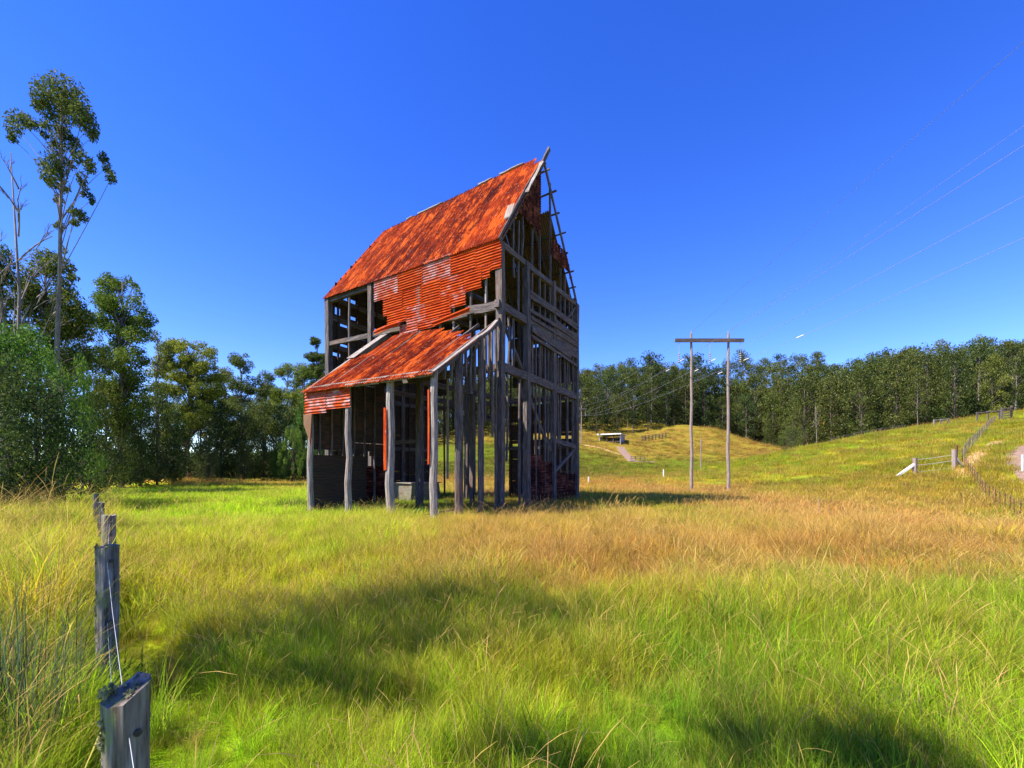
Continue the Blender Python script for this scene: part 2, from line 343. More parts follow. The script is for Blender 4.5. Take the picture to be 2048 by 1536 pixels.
# rust-stained iron strips still nailed to two lean-to posts
# --- main rails
for a in (((0, 0, 11.42), (0, BL, 11.1), .16, .26), ((0, 0, 8.72), (0, 1.75, 8.8), .18, .40), ((0, 1.7, 8.62), (0, BL, 8.65), .16, .24), ((0, -.15, 6.05), (0, BL, 6.05), .20, .34),
          ((0, 4.6, 3.0), (0, BL, 3.0), .12, .18), ((BW, 0, 11.42), (BW, BL, 11.1), .16, .26), ((BW, 0, 8.7), (BW, 4.4, 8.7), .16, .26), ((BW, 0, 6.0), (BW, BL, 6.0), .18, .3), ((BW, 4.6, 5.2), (BW, 8.2, 5.2), .1, .36), ((BW, 0, 3.0), (BW, 5, 3.0), .14, .22),
          ((0, 0, 11.45), (BW, 0, 11.5), .14, .26), ((-.25, 0, 8.75), (BW, 0, 8.62), .22, .36), ((-.15, 0, 6.10), (BW, 0, 5.95), .24, .36), ((5.35, 0, 3.2), (BW, 0, 2.95), .14, .26), ((0, 4.6, 5.9), (BW, 3.8, 5.9), .2, .26), ((0, 7.9, 5.9), (BW, 7.5, 5.9), .2, .26),
          ((0, 4.6, 11.3), (BW, 3.8, 11.3), .2, .26), ((0, 7.9, 11.3), (BW, 7.5, 11.3), .16, .24),
          ((0, BL, 11.3), (BW, BL, 11.3), .14, .3), ((0, BL, 10.2), (BW, BL, 10.25), .12, .3), ((0, BL, 8.6), (BW, BL, 8.6), .14, .26), ((0, BL, 6.0), (BW, BL, 6.0), .14, .26), ((0, BL, 3.0), (BW, BL, 3.0), .14, .22)):
    bm('rail', a[0], a[1], a[2], a[3], jit=.02, bow=.02)
# lean-to plate, rakes
bm('eave_plate', (-4.357, -.1, 5.02), (-4.357, 6.9, 5.02), .14, .20, 'wood_pale', .01)
bm('rake_beam', (-4.55, -.03, lroof(-4.55, 0) - .12), (.0, -.03, ltop(0) - .05), .12, .26, 'wood', .012, bow=.03)
bm('rake_beam', (-4.5, 6.8, lroof(-4.5, 6.8) - .13), (0, 6.8, ltop(6.8) - .13), .12, .22, 'wood_pale')
for L in (1.1, 2.2, 3.3, 4.4, 5.6): bm('lean_to_rafter', (-4.5, L, lroof(-4.5, L) - .13), (0, L, ltop(L) - .13), .07, .14)
# --- studs: gable face
for w, z0, z1 in ((.75, 6.2, 8.5), (1.25, 10.4, 13.4), (1.65, 8.9, 13.2), (1.75, -.5, 5.9), (2.0, 11.7, 13.6), (3.1, 5.3, 16.0), (3.35, -.5, 8.7), (3.75, 2.1, 17.0), (4.35, -.5, 11.2), (4.95, 9.0, 16.8), (4.75, 2.0, 8.5),
                  (6.0, 2.9, 8.3), (6.4, .9, 12.8), (6.9, 5.6, 12.6), (7.3, .8, 8.5), (7.6, 6.6, 12.0), (8.0, .9, 11.6), (1.15, 6.2, 8.5), (.55, 2.0, 5.9), (2.95, 6.2, 8.6), (3.95, 6.2, 8.5)):
    bm('stud', (w + brng.uniform(-.05, .05), .02, z0), (w + brng.uniform(-.06, .06), .02, z1), .10, .08, 'wood', .008, bow=.05)
# lean-to near side studs, many broken off below the rail
for w, z0, z1 in ((-3.75, 4.9, 0), (-3.35, 5.0, 0), (-2.45, 5.2, 0), (-2.1, 4.6, 0), (-1.85, 5.3, 0), (-1.15, 3.6, 0), (-.85, 5.4, 0), (-.55, 3.0, 0), (-.3, -.5, 0)):
    bm('stud', (w, .03, z0), (w + brng.uniform(-.04, .04), .03, lroof(w, 0) - .2), .09, .08, 'wood' if z0 else 'wood_pale', .008, bow=.03)
# studs: long lit face
for L, z0, z1 in ((.75, 6.0, 10.9), (1.55, 6.0, 10.5), (2.5, 6.0, 9.6), (3.3, 6.0, 9.2), (5.2, 6.0, 10.6), (5.9, 6.0, 10.2), (6.6, 7.6, 11.3), (9.6, 6.0, 11.2), (1.1, 2.5, 6.0), (2.9, 1.2, 6.0)):
    bm('stud', (.02, L, z0), (.02, L + brng.uniform(-.05, .05), z1), .09, .08, 'wood_pale' if brng.random() < .5 else 'wood', .008, bow=.03)
# far gable studs and back wall studs
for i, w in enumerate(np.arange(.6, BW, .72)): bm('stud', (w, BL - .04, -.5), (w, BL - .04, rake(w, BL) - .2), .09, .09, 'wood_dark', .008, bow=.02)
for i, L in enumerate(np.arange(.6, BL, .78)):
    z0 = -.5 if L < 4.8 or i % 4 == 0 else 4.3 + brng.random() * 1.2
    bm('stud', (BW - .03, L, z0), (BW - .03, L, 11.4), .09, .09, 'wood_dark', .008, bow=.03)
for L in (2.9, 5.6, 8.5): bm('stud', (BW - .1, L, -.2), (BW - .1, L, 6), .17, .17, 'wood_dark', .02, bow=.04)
# --- braces
for a in (((2.6, .06, 5.3), (5.2, .06, 2.6), .10, .18), ((5.45, .0, 1.45), (BW - .1, .0, 2.9), .10, .17), ((.2, .1, 8.4), (2.2, .1, 6.4), .10, .15), ((BW - .1, 5.6, 4.6), (BW - .1, 7.6, 6.0), .1, .14), ((BW - .1, 8.5, 4.4), (BW - .1, 6.9, 5.9), .1, .14),
          ((5.5, 0, 8.7), (BW, 0, 11.4), .08, .14), ((-2.8, .1, 5.2), (-1.4, .1, 6.9), .08, .12), ((1.0, 5.0, 8.9), (4.0, 5.0, 11.3), .1, .15)):
    bm('brace', a[0], a[1], a[2], a[3], bow=.03)
# --- rafters, roof battens sticking out of the stripped slope
for L in np.linspace(0, BL, 9):
    q = .40
    bm('rafter', (.0, L, rake(0, L) - q), (HWD + .03, L, ridge(L) - q), .07, .15, 'wood')
    bm('rafter', (BW + .1, L, rake(0, L) - .14 - q + .25), (HWD - .03, L, ridge(L) - q), .07, .15, 'wood')
bm('rafter', (HWD - .9, -.22, rake(HWD - .9) - .1), (HWD + .18, -.22, ridge(0) + .30), .08, .2, 'wood')
bm('barge_board', (-.35, -.2, rake(0) - .55), (HWD - .9, -.2, rake(HWD - .9) + .0), .05, .24, 'wood', .012, bow=.04)
for i, k in enumerate((.08, .2, .34, .48, .62, .76, .9)):
    w = BW - HWD * k; z = rake(w) + .02
    bm('batten', (w, -.12 - .1 * (i % 2), z), (w, BL, rake(w, BL)), .09, .06, 'wood', .008)
    w = HWD * k; z = rake(w) - .24
    bm('batten', (w, -.3, z), (w, BL, rake(w, BL) - .26), .09, .05, 'wood_pale' if i % 2 else 'wood', .008)
# --- far gable boards with gaps; back wall boards; loose gable boards
def boards(name, plane, c, u0, u1, z0, z1, holes, mat, h=.2, seed=1, miss=.04, top=None, seg=1.44, thick=.03):
    r = random.Random(seed); mb = MB(); z = z0
    while z < z1:
        u = u0
        while u < u1 - .05:
            e = min(u1, u + seg * r.choice((1, 1, 1.5, 2)))
            uc, zc = (u + e) / 2, z + h / 2
            n = max(1, int(round((e - u) / .36)))
            for k in range(n):
                a, b_ = u + (e - u) * k / n, u + (e - u) * (k + 1) / n
                if k == 0: ms = r.random() < miss; dz = [r.uniform(-.02, .02), r.uniform(-.02, .02)]
                if any(x0 <= (a + b_) / 2 <= x1 and y0 <= zc <= y1 for x0, y0, x1, y1 in holes): continue
                if top and zc > top((a + b_) / 2): continue
                if ms: continue
                za = z + dz[0] + (dz[1] - dz[0]) * k / n; zb = z + dz[0] + (dz[1] - dz[0]) * (k + 1) / n
                pa = (c, a, za + h / 2) if plane == 'W' else (a, c, za + h / 2); pb = (c, b_, zb + h / 2) if plane == 'W' else (b_, c, zb + h / 2)
                mb.beam(pa, pb, thick, h * 1.04, r, .003, segs=1)
            u = e
        z += h
    return mb.build(name, M[mat], barn)
def hole(x0, y0, x1, y1):
    a = PL(x0, y1, BL + .05); b_ = PL(x1, y0, BL + .05); return (a[0] if a[0] < b_[0] else b_[0], min(a[2], b_[2]), max(a[0], b_[0]), max(a[2], b_[2]))
H = [hole(*a) for a in ((680, 597, 696, 605), (697, 602, 714, 613), (667, 616, 678, 627), (697, 633, 710, 639), (685, 646, 703, 652), (738, 662, 760, 669), (678, 689, 692, 696), (694, 692, 703, 700), (664, 705, 676, 710))]
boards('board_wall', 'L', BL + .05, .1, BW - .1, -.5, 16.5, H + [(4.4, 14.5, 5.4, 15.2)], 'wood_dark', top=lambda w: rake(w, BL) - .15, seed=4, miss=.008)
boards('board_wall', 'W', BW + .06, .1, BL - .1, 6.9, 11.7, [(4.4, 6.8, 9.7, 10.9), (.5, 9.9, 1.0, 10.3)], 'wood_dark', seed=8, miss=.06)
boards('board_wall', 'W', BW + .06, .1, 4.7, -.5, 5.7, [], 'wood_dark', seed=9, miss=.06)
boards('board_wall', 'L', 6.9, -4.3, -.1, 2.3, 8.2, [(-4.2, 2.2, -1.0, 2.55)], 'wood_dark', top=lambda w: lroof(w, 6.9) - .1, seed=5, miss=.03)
for w in np.arange(-3.9, -.2, .62): bm('stud', (w, 6.82, -.4), (w, 6.82, lroof(w, 6.8) - .2), .08, .07, 'wood', .006)
bm('sill_beam', (-4.3, 6.8, -.2), (-.1, 6.8, -.2), .16, .2, 'wood')
for z, a, b_, bw in ((10.15, 2.5, BW, .02), (9.92, 2.5, BW, .05), (9.6, 5.4, BW, .10), (9.45, 5.3, BW - .1, .16), (9.25, 2.4, BW, .06), (9.05, 5.3, BW, .10), (8.95, 2.6, BW, .03)):
    bm('loose_board', (a, -.16, z - .0), (b_, -.17, z + .04 * brng.uniform(-1, 1)), .04, .17, 'wood', .01, bow=bw)
bm('loose_board', (2.6, -.22, 8.42), (7.3, -.22, 8.15), .08, .40, 'wood', .02, bow=.03)
bm('loose_board', (2.6, -.2, 8.02), (8.5, -.2, 7.75), .04, .16, 'wood', .015, bow=.04)
boards('side_boards', 'L', -.13, 5.5, BW + .05, 8.2, 9.4, [], 'wood', h=.15, seed=14, miss=.05)
# --- corrugated iron
def sheet(name, O, U, V_, su, sv, gal=0.0, bright=0.0, lift=0.0, pitch=.125, amp=.018, nv=3, warp=0.03, edge=0.0, parent=None, skew=0.0):
    """ripple runs across U (length su), the sheet runs along V_ (length sv)"""
    O = np.array(O, float); U = np.array(U, float); V_ = np.array(V_, float); U /= np.linalg.norm(U); V_ /= np.linalg.norm(V_); Nn = np.cross(U, V_)
    nu = max(6, int(su / pitch * 8)); Vs = []; SC = []; r = brng.random() * 40; wv = brng.uniform(-warp, warp); ws_ = brng.uniform(-warp, warp)
    for j in range(nv + 1):
        for i in range(nu + 1):
            u = su * i / nu; v = sv * j / nv
            if edge and j in (0, nv): v += brng.uniform(-edge, edge)
            h = amp * math.sin(2 * math.pi * u / pitch) + lift + wv * math.sin(math.pi * u / su) * (j / nv) + ws_ * math.sin(math.pi * j / nv)
            p = O + U * (u + skew * v) + V_ * v + Nn * h
            Vs.append(p); SC.append((u + r, v + O @ V_, r))
    n = nu + 1; Fq = np.array([(j * n + i, j * n + i + 1, (j + 1) * n + i + 1, (j + 1) * n + i) for j in range(nv) for i in range(nu)])
    return Vs, Fq, SC, [gal] * len(Vs), [bright] * len(Vs)
class Sheets:
    def flip(s): s.F = [f[:, ::-1] for f in s.F]; return s
    def __init__(s): s.V = []; s.F = []; s.S = []; s.G = []; s.B = []
    def add(s, *a, **k):
        V_, F_, S_, G_, B_ = sheet('', *a, **k); s.F.append(F_ + len(s.V)); s.V += V_; s.S += S_; s.G += G_; s.B += B_; return s
    def build(s, name, parent=None, mat='iron'):
        return mk(name, s.V, np.concatenate(s.F), M[mat], parent or barn, {'sc': ('FLOAT_VECTOR', s.S), 'rz': ('FLOAT', s.G), 'br': ('FLOAT', s.B)}, True)
# main roof, lit slope: columns of three lapped sheets
sl = Sheets(); ncol = 16; dL = (BL + .55) / ncol
for i in range(ncol):
    L0 = -.30 + dL * i
    for k, (a, b_) in enumerate(((-.42, 1.01),)):
        if i == 0: b_ = .90
        Lc = L0 + dL / 2
        pa = np.array((HWD * a, L0, eave(L0) + (ridge(L0) - eave(L0)) * a)); pb = np.array((HWD * b_, L0, eave(L0) + (ridge(L0) - eave(L0)) * b_))
        if k == 0: pa = np.array((-.26, L0, rake(0, L0) - .36))
        q = np.array((0, dL, -.05 * dL)); gal = brng.choice((0, 0, 0, .05, .08, .12)) + (.08 if k == 2 and i < 3 else 0)
        ln = np.linalg.norm(pb - pa)
        sl.add(pa, q, pb - pa, dL * 1.05, ln, gal, .32 * brng.random() ** 3 + (.12 if i > 11 else 0) + (.15 if i < 3 else 0), .03 + .012 * (i % 2), nv=8, warp=.012, edge=.012)
sl.V = [np.array(v) for v in sl.V]
sl.flip().build('main_roof')
# shaded slope: stripped at the near end, near the ridge most
sr = Sheets()
for i in range(ncol - 1):
    L0 = .40 + dL * i
    if L0 > BL: break
    bt = (.66, .80, .93)[i] if i < 3 else 1.0; lo = -.3
    pa = np.array((BW - HWD * lo * .3 + .1, L0 + dL, rake(0, L0) - .15)); pb = np.array((BW - HWD * bt, L0 + dL, rake(BW - HWD * bt, L0 + dL)))
    sr.add(pa, (0, -dL, .05 * dL), pb - pa, dL * 1.04, np.linalg.norm(pb - pa), .0, .2, .03 + .01 * (i % 2), nv=5, warp=.05, edge=.06)
sr.flip().build('rear_roof')
# ridge capping, pale where the paint is gone
for L0, L1 in ((1.2, 2.7), (3.2, 4.1), (6.7, 8.6), (9.0, 9.5)):
    MB().tube([(HWD, L, ridge(L) + .015 + brng.uniform(-.02, .02)) for L in np.linspace(L0, L1, 5)], .06, 8, brng, .05).build('ridge_cap', M['wood_pale'], barn, True)
# loose bent flashing near the gable edge
MB().beam((HWD * .42, -.32, rake(HWD * .42) + .12), (HWD * .80, -.30, rake(HWD * .80) + .2), .22, .03, brng, .02, up=np.array((-.8, 0, .6)), bow=.06).build('flashing', M['wood_pale'], barn)
MB().beam((HWD * .13, -.05, rake(HWD * .13) + .12), (HWD * .24, .05, rake(HWD * .24) + .3), .34, .03, brng, .02, up=np.array((-.8, 0, .6))).build('flashing', M['wood_pale'], barn)
# lit wall: rows of sheets laid sideways with a ragged lower edge
def wall_row(Ls, z1, hs, gals):
    """sheets from L boundaries Ls (far to near), top height z1(L), heights hs"""
    for (La, Lb), h, gal in zip(zip(Ls[:-1], Ls[1:]), hs, gals):
        s = Sheets(); za, zb = z1(La), z1(Lb)
        O = (-.19, La, za - h); V_ = (0, Lb - La, zb - za)
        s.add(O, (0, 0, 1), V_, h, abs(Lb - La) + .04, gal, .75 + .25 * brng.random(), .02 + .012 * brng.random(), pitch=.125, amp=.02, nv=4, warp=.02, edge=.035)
        # U x V_ points towards +w for near-going V_, so flip the face order to face outwards
        s.F = [f[:, ::-1] for f in s.F]
        s.build('wall_sheet')
def wz(L): return 11.62 - .03 * L
wall_row([7.55, 5.9, 4.3, 2.6, 1.2, -.12], wz, (1.13, 1.05, 1.12, 1.06, 1.1), (.34, .12, .36, .02, .08))
wall_row([6.9, 5.6, 4.35, 3.2, 1.9, .9], lambda L: wz(L) - 1.02, (1.0, .95, 1.02, .96, .95), (.12, .05, .10, .22, .06))
wall_row([1.15, .45, -.12], lambda L: wz(L) - 1.0, (.62, .34), (.2, .22))
wall_row([6.6, 5.3, 4.1, 2.6], lambda L: wz(L) - 1.92, (.62, .90, .9), (.03, .32, .02))
wall_row([2.65, 1.75], lambda L: wz(L) - 1.9, (.62,), (.25,))
wall_row([5.75, 4.6, 3.3], lambda L: wz(L) - 2.74, (.60, .42), (.30, .26))
# bent strip of iron along the foot of that wall
s = Sheets(); s.add((-.25, 3.6, 8.35), (0, -.1, 1), (0, -1, .14), .22, 2.2, .1, 1, 0, pitch=.22, amp=.03, nv=6, warp=.08, edge=.05); s.F = [f[:, ::-1] for f in s.F]; s.build('bent_flashing')
s = Sheets(); s.add((-.3, 7.4, 8.5), (0, -.1, 1), (0, -1, .1), .26, 1.9, .22, .9, 0, pitch=.2, amp=.03, nv=6, warp=.1, edge=.08); s.F = [f[:, ::-1] for f in s.F]; s.build('bent_flashing')
# gable patches
for poly_w0, poly_w1, z0, z1f, g_ in ((1.45, 2.2, 13.55, None, .05), (2.2, 3.0, 13.5, None, .0), (3.0, 3.8, 13.45, None, .1), (4.95, 6.2, 12.95, 13.95, .1), (6.2, 7.4, 12.9, 13.9, .0), (7.4, 8.2, 12.6, 12.95, .1)):
    s = Sheets(); z = z0
    n = int((poly_w1 - poly_w0) / .2) + 1
    for k in range(n):
        wa = poly_w0 + (poly_w1 - poly_w0) * k / n; wb = poly_w0 + (poly_w1 - poly_w0) * (k + 1) / n
        zt = min(rake(wa), rake(wb)) - .12 if wa < HWD else min(z1f, min(rake(wa), rake(wb)) - .12)
        if zt > z0 + .1: s.add((wa, -.09, z0), (0, 0, 1), (1, 0, 0), zt - z0, wb - wa, g_, .05, .02, nv=1, warp=0)
    s.F = [f[:, ::-1] for f in s.F]
    s.build('gable_sheet', mat='iron_shade')
for w0, w1, z0, z1, g_ in ((2.55, 3.9, -.5, 2.35, .0), (3.85, 5.2, -.5, 2.05, .05), (5.45, 7.0, -.5, 1.45, .1), (6.95, 8.6, -.5, 1.4, .0)):
    y = -.09 if z0 < 0 else BL - 6
    s = Sheets(); s.add((w0, -.05 if z0 < 0 else 4.2, z0), (0, 0, 1), (1, 0, 0), z1 - z0, w1 - w0 + .03, g_, .0, .02 + .01 * brng.random(), nv=3, warp=.03, edge=.03)
    s.F = [f[:, ::-1] for f in s.F]; s.build('gable_sheet', mat='iron_shade')
# lean-to roof
s = Sheets(); nc = 9; dl = 7.1 / nc
for i in range(nc):
    L0 = -.22 + dl * i
    for k, (a, b_) in enumerate(((-4.75, -2.2), (-2.35, -.12))):
        if i == 0 and k == 1: b_ = -1.75
        if i == 1 and k == 1: b_ = -1.25
        if i == 2 and k == 1: b_ = -.75
        if i == 3 and k == 1: b_ = -.45
        if i == 8 and k == 1: b_ = -1.9
        pa = np.array((a, L0, lroof(a, L0))); pb = np.array((b_, L0, lroof(b_, L0)))
        s.add(pa, (0, dl, .03 * dl), pb - pa, dl * 1.05, np.linalg.norm(pb - pa), brng.choice((0, 0, 0, .05)) + (.12 if i == 0 else 0), .35 * brng.random() ** 2, .02 + .010 * (k + i % 2), nv=5, warp=.012, edge=.015)
s.flip().build('lean_to_roof')
bm('rake_board', (-2.3, 6.75, lroof(-2.3, 6.8) + .06), (-.1, 6.75, lroof(-.1, 6.8) + .06), .5, .03, 'wood_pale')
bm('barge_flashing', (-4.7, -.24, lroof(-4.7, 0) + .04), (-1.9, -.24, lroof(-1.9, 0) + .06), .16, .04, 'wood_pale')
bm('barge_flashing', (-2.0, -.22, lroof(-2.0, 0) + .05), (-.6, -.2, lroof(-.6, 0) + .12), .2, .04, 'wood_pale', bow=.05)
# lean-to front sheets, torn piece, inner lining
for La, Lb, z0, z1, g_ in ((6.95, 5.55, 3.95, 4.98, .30), (5.6, 4.1, 4.08, 4.98, .26)):
    s = Sheets(); s.add((-4.55, La, z0), (0, 0, 1), (0, -1, 0), z1 - z0, La - Lb, g_, 1, .02, nv=4, warp=.03, edge=.03); s.F = [f[:, ::-1] for f in s.F]; s.build('wall_sheet')
mk('torn_iron', [(-4.56, 7.0, 3.95), (-4.56, 6.45, 3.95), (-4.6, 6.5, 2.75), (-4.53, 6.52, 2.6), (-4.58, 6.95, 3.5)], [(0, 1, 2, 3, 4)], M['iron'], barn, {'sc': ('FLOAT_VECTOR', [(i, i * .3, 3) for i in range(5)]), 'rz': ('FLOAT', [0] * 5), 'br': ('FLOAT', [1] * 5)})
s = Sheets(); s.add((-4.3, 6.72, -.1), (0, 0, 1), (1, 0, 0), 2.35, 2.9, .1, .3, 0, nv=3, edge=.03); s.build('wall_lining', mat='iron_shade')
s = Sheets(); s.add((-1.3, 6.9, -.3), (0, 0, 1), (1, 0, 0), 2.1, 1.3, .0, .0, 0, nv=3, edge=.03).flip(); s.build('wall_lining', mat='iron_shade')
def strip(L, z0, z1, w):
    s = Sheets(); s.add((-4.357 - .155, L + w / 2, z0), (0, -1, 0), (0, 0, 1), w, z1 - z0, 0, 1, .02, pitch=.3, amp=.015, nv=6, warp=.01, edge=.03); s.build('iron_strip')
strip(2.20, 1.6, 3.9, .15); strip(.10, 1.8, 4.4, .09)
# guttering hanging under the eaves
bm('fascia', (-.08, 7.7, 11.28), (-.08, BL + .2, 11.2), .05, .26, 'wood_dark', .012, bow=.02)
bm('fascia', (-4.62, 2.4, 4.88), (-4.62, 4.3, 4.9), .04, .14, 'wood_pale', .01); bm('fascia', (-4.62, -.15, 4.9), (-4.62, 2.3, 4.88), .04, .12, 'wood_pale', .01)
# rubble block inside
q = barn.matrix_basis
def bw(w, L, z): return (BN[0] + EX[0] * w + EY[0] * L, BN[1] + EX[1] * w + EY[1] * L, z)
tr = empty('concrete_trough', bw(4.2, 8.6, -.35), math.atan2(.862, .507)); tag(tr, 'grey concrete trough on the shaded floor inside the barn', 'trough')
t = MB(); t.beam((-1.3, 0, .55), (1.3, 0, .55), 1.5, 1.2, brng, .03, segs=3).build('trough_body', M['post'], tr)
MB().beam((-1.4, 0, 1.18), (1.4, 0, 1.18), 1.6, .08, brng, .02, segs=3).build('rim', M['wood_pale'], tr)
for i, (w, L, a, ln, lab) in enumerate(((-3.2, 1.2, .3, 2.0, 'grey board fallen in the grass between the two near lean-to posts'), (-1.8, 3.0, 1.2, 2.4, 'broken plank lying under the middle of the lean-to'), (1.5, 1.8, -.4, 2.6, 'fallen timber on the ground inside the tower corner'), (-2.6, 4.6, .1, 1.6, 'short weathered board leaning low beside the third lean-to post'))):
    x, y, _ = bw(w, L, 0); z = gz(x, y) + .12; c, s_ = math.cos(a), math.sin(a)
    o = MB().beam((x - c * ln / 2, y - s_ * ln / 2, z), (x + c * ln / 2, y + s_ * ln / 2, z + .28), .16, .04, brng, .012).build('fallen_board', M['wood'], None); tag(o, lab, 'board')
# ------------------------------------------------------------------ foliage
def leaf_mat(name, c1, c2, c3, trans=.35):
    m, nt, b = newmat(name); nt.nodes.remove(b)
    out = nt.nodes['Material Output']; lv = N(nt, 'ShaderNodeAttribute', attribute_name='lv').outputs['Fac']
    oi = N(nt, 'ShaderNodeObjectInfo')
    c = ramp(nt, lv, [(0, c1), (.5, c2), (1, c3)])
    h = N(nt, 'ShaderNodeHueSaturation'); a = N(nt, 'ShaderNodeMapRange'); nt.links.new(oi.outputs['Random'], a.inputs[0]); a.inputs[3].default_value = .47; a.inputs[4].default_value = .515
    v = N(nt, 'ShaderNodeMapRange'); nt.links.new(oi.outputs['Random'], v.inputs[0]); v.inputs[3].default_value = 1.2; v.inputs[4].default_value = .7
    nt.links.new(c, h.inputs['Color']); nt.links.new(a.outputs[0], h.inputs['Hue']); nt.links.new(v.outputs[0], h.inputs['Value'])
    d = N(nt, 'ShaderNodeBsdfDiffuse'); t = N(nt, 'ShaderNodeBsdfTranslucent'); mx = N(nt, 'ShaderNodeMixShader'); mx.inputs[0].default_value = trans
    nt.links.new(h.outputs[0], d.inputs[0]); nt.links.new(h.outputs[0], t.inputs[0])
    gl = N(nt, 'ShaderNodeBsdfGlossy'); gl.inputs['Roughness'].default_value = .45; gl.inputs[0].default_value = (.7, .75, .7, 1)
    m2 = N(nt, 'ShaderNodeMixShader'); m2.inputs[0].default_value = .012
    nt.links.new(d.outputs[0], mx.inputs[1]); nt.links.new(t.outputs[0], mx.inputs[2]); nt.links.new(mx.outputs[0], m2.inputs[1]); nt.links.new(gl.outputs[0], m2.inputs[2])
    nt.links.new(m2.outputs[0], out.inputs[0]); return m
M['leaf'] = leaf_mat('gum_leaves', (.038, .060, .013), (.088, .125, .020), (.185, .205, .042))
M['leaf_hill'] = leaf_mat('hill_gum_leaves', (.024, .040, .010), (.062, .088, .016), (.145, .16, .034))
M['leaf_sun'] = leaf_mat('sunny_gum_leaves', (.06, .10, .015), (.14, .20, .02), (.25, .30, .04))
M['leaf_bright'] = leaf_mat('wattle_leaves', (.04, .10, .018), (.08, .185, .02), (.16, .28, .035))
M['moss'] = leaf_mat('moss', (.16, .16, .06), (.30, .29, .13), (.42, .40, .24))
M['leaf_blue'] = leaf_mat('dark_leaves', (.028, .052, .016), (.062, .098, .022), (.13, .165, .04))
nrg = np.random.default_rng(5)
def leaves(clumps, leaf, seed, droop=.6, aspect=.42, shell=.5, dens=1.0):
    """clumps: (cx,cy,cz, rx,ry,rz, count)"""
    g_ = np.random.default_rng(seed); Vs = []; LV = []
    for cx, cy, cz, rx, ry, rz, n in clumps:
        n = max(4, int(n * dens)); d = g_.normal(size=(n, 3)); d /= np.linalg.norm(d, axis=1, keepdims=True)
        d[:, 2] = np.where(d[:, 2] < 0, d[:, 2] * .75, d[:, 2])
        r = shell + (1.05 - shell) * g_.random((n, 1)) ** .7
        p = np.array((cx, cy, cz)) + d * r * np.array((rx, ry, rz))
        ax = g_.normal(size=(n, 3)) * (1 - droop); ax[:, 2] -= droop * (.6 + .8 * g_.random(n)); ax += d * .25; ax /= np.linalg.norm(ax, axis=1, keepdims=True)
        sd_ = np.cross(ax, g_.normal(size=(n, 3))); sd_ /= np.linalg.norm(sd_, axis=1, keepdims=True)
        L = leaf * (.55 + .9 * g_.random((n, 1))); W = L * aspect
        q = np.stack([p - ax * L * .5, p + sd_ * W * .5, p + ax * L * .5, p - sd_ * W * .5], 1)
        Vs.append(q.reshape(-1, 3)); LV.append(np.repeat(np.clip(g_.normal(.45, .25, n) + g_.uniform(-.12, .12), 0, 1), 4))
    V = np.concatenate(Vs); return V, np.arange(len(V)).reshape(-1, 4), np.concatenate(LV)
def limb_pts(a, b, r, sag=.12, n=5):
    a = np.array(a, float); b = np.array(b, float); L = np.linalg.norm(b - a); o = np.array([r.uniform(-1, 1) for _ in range(3)]) * L * sag
    return [a + (b - a) * t + o * math.sin(math.pi * t) * .6 + np.array((0, 0, L * .10 * math.sin(math.pi * t))) for t in np.linspace(0, 1, n)]
def tree_parts(trunk, limbs, clumps, leaf, seed, lm, bark, twigs=0, **kw):
    r = random.Random(seed); t = MB(); t.tube(trunk[0], trunk[1], 7, r, .06)
    for pts, r0, r1 in limbs: t.tube(pts, list(np.linspace(r0, r1, len(pts))), 4 if r0 < .05 else 5, r, .05, cap=False)
    tm = mesh_data('trunk', t.V, t.F, M[bark], {'wc': ('FLOAT_VECTOR', t.W)}, True)
    if not clumps: return tm, None
    V, F_, lv = leaves(clumps, leaf, seed, **kw)
    return tm, mesh_data('crown', V, F_, M[lm], {'lv': ('FLOAT', lv)})
def gum(seed, h=24, cr=4.5, base=.38, nl=22, leaf=.34, per=240, top=1.0, lm='leaf', bark='bark', lean=.02, puff=.30):
    r = random.Random(seed); dx, dy = r.uniform(-lean, lean) * h, r.uniform(-lean, lean) * h; n = 8
    tp = [np.array((dx * (i / n) ** 1.5 + r.uniform(-.1, .1) * (i > 0), dy * (i / n) ** 1.5 + r.uniform(-.1, .1) * (i > 0), -1.0 + (h * .93 + 1.0) * i / n)) for i in range(n + 1)]
    tr_ = [max(.03, h * .0115 * (1 - .85 * (i / n))) for i in range(n + 1)]
    limbs = []; cl = []
    def at(t): k = min(n - 1, int(t * n)); f = t * n - k; return tp[k] * (1 - f) + tp[k + 1] * f
    for i in range(nl):
        t = base + (.97 - base) * (i + r.random() * .6) / nl; s = at(t); az = i * 2.4 + r.uniform(-.5, .5)
        u = (t - base) / (1 - base); prof = (.45 + 1.1 * u) if u < .45 else (.95 - .62 * (u - .45) / .55)
        L = cr * prof * r.uniform(.65, 1.2); e = s + np.array((math.cos(az) * L, math.sin(az) * L, L * r.uniform(.35, .9)))
        pts = limb_pts(s, e, r); limbs.append((pts, tr_[min(n, int(t * n))] * .45, .02))
        pr = cr * puff * r.uniform(.75, 1.25)
        cl.append((*e, pr * 1.15, pr * 1.15, pr * .85, per * r.uniform(.7, 1.2)))
        for _ in range(r.choice((1, 1, 2))):
            k = r.uniform(.5, .95); q = s + (e - s) * k + np.array([r.uniform(-.7, .7) * pr for _ in range(3)]); pq = pr * r.uniform(.45, .8)
            cl.append((*q, pq, pq, pq * .9, per * .45)); limbs.append((limb_pts(s + (e - s) * .45, q, r, n=3), .03, .012))
    e = at(.99); cl.append((e[0], e[1], h - cr * .26, cr * .38, cr * .38, cr * .30, per * 1.2))
    return tree_parts((tp, tr_), limbs, cl, leaf, seed, lm, bark, droop=.55)
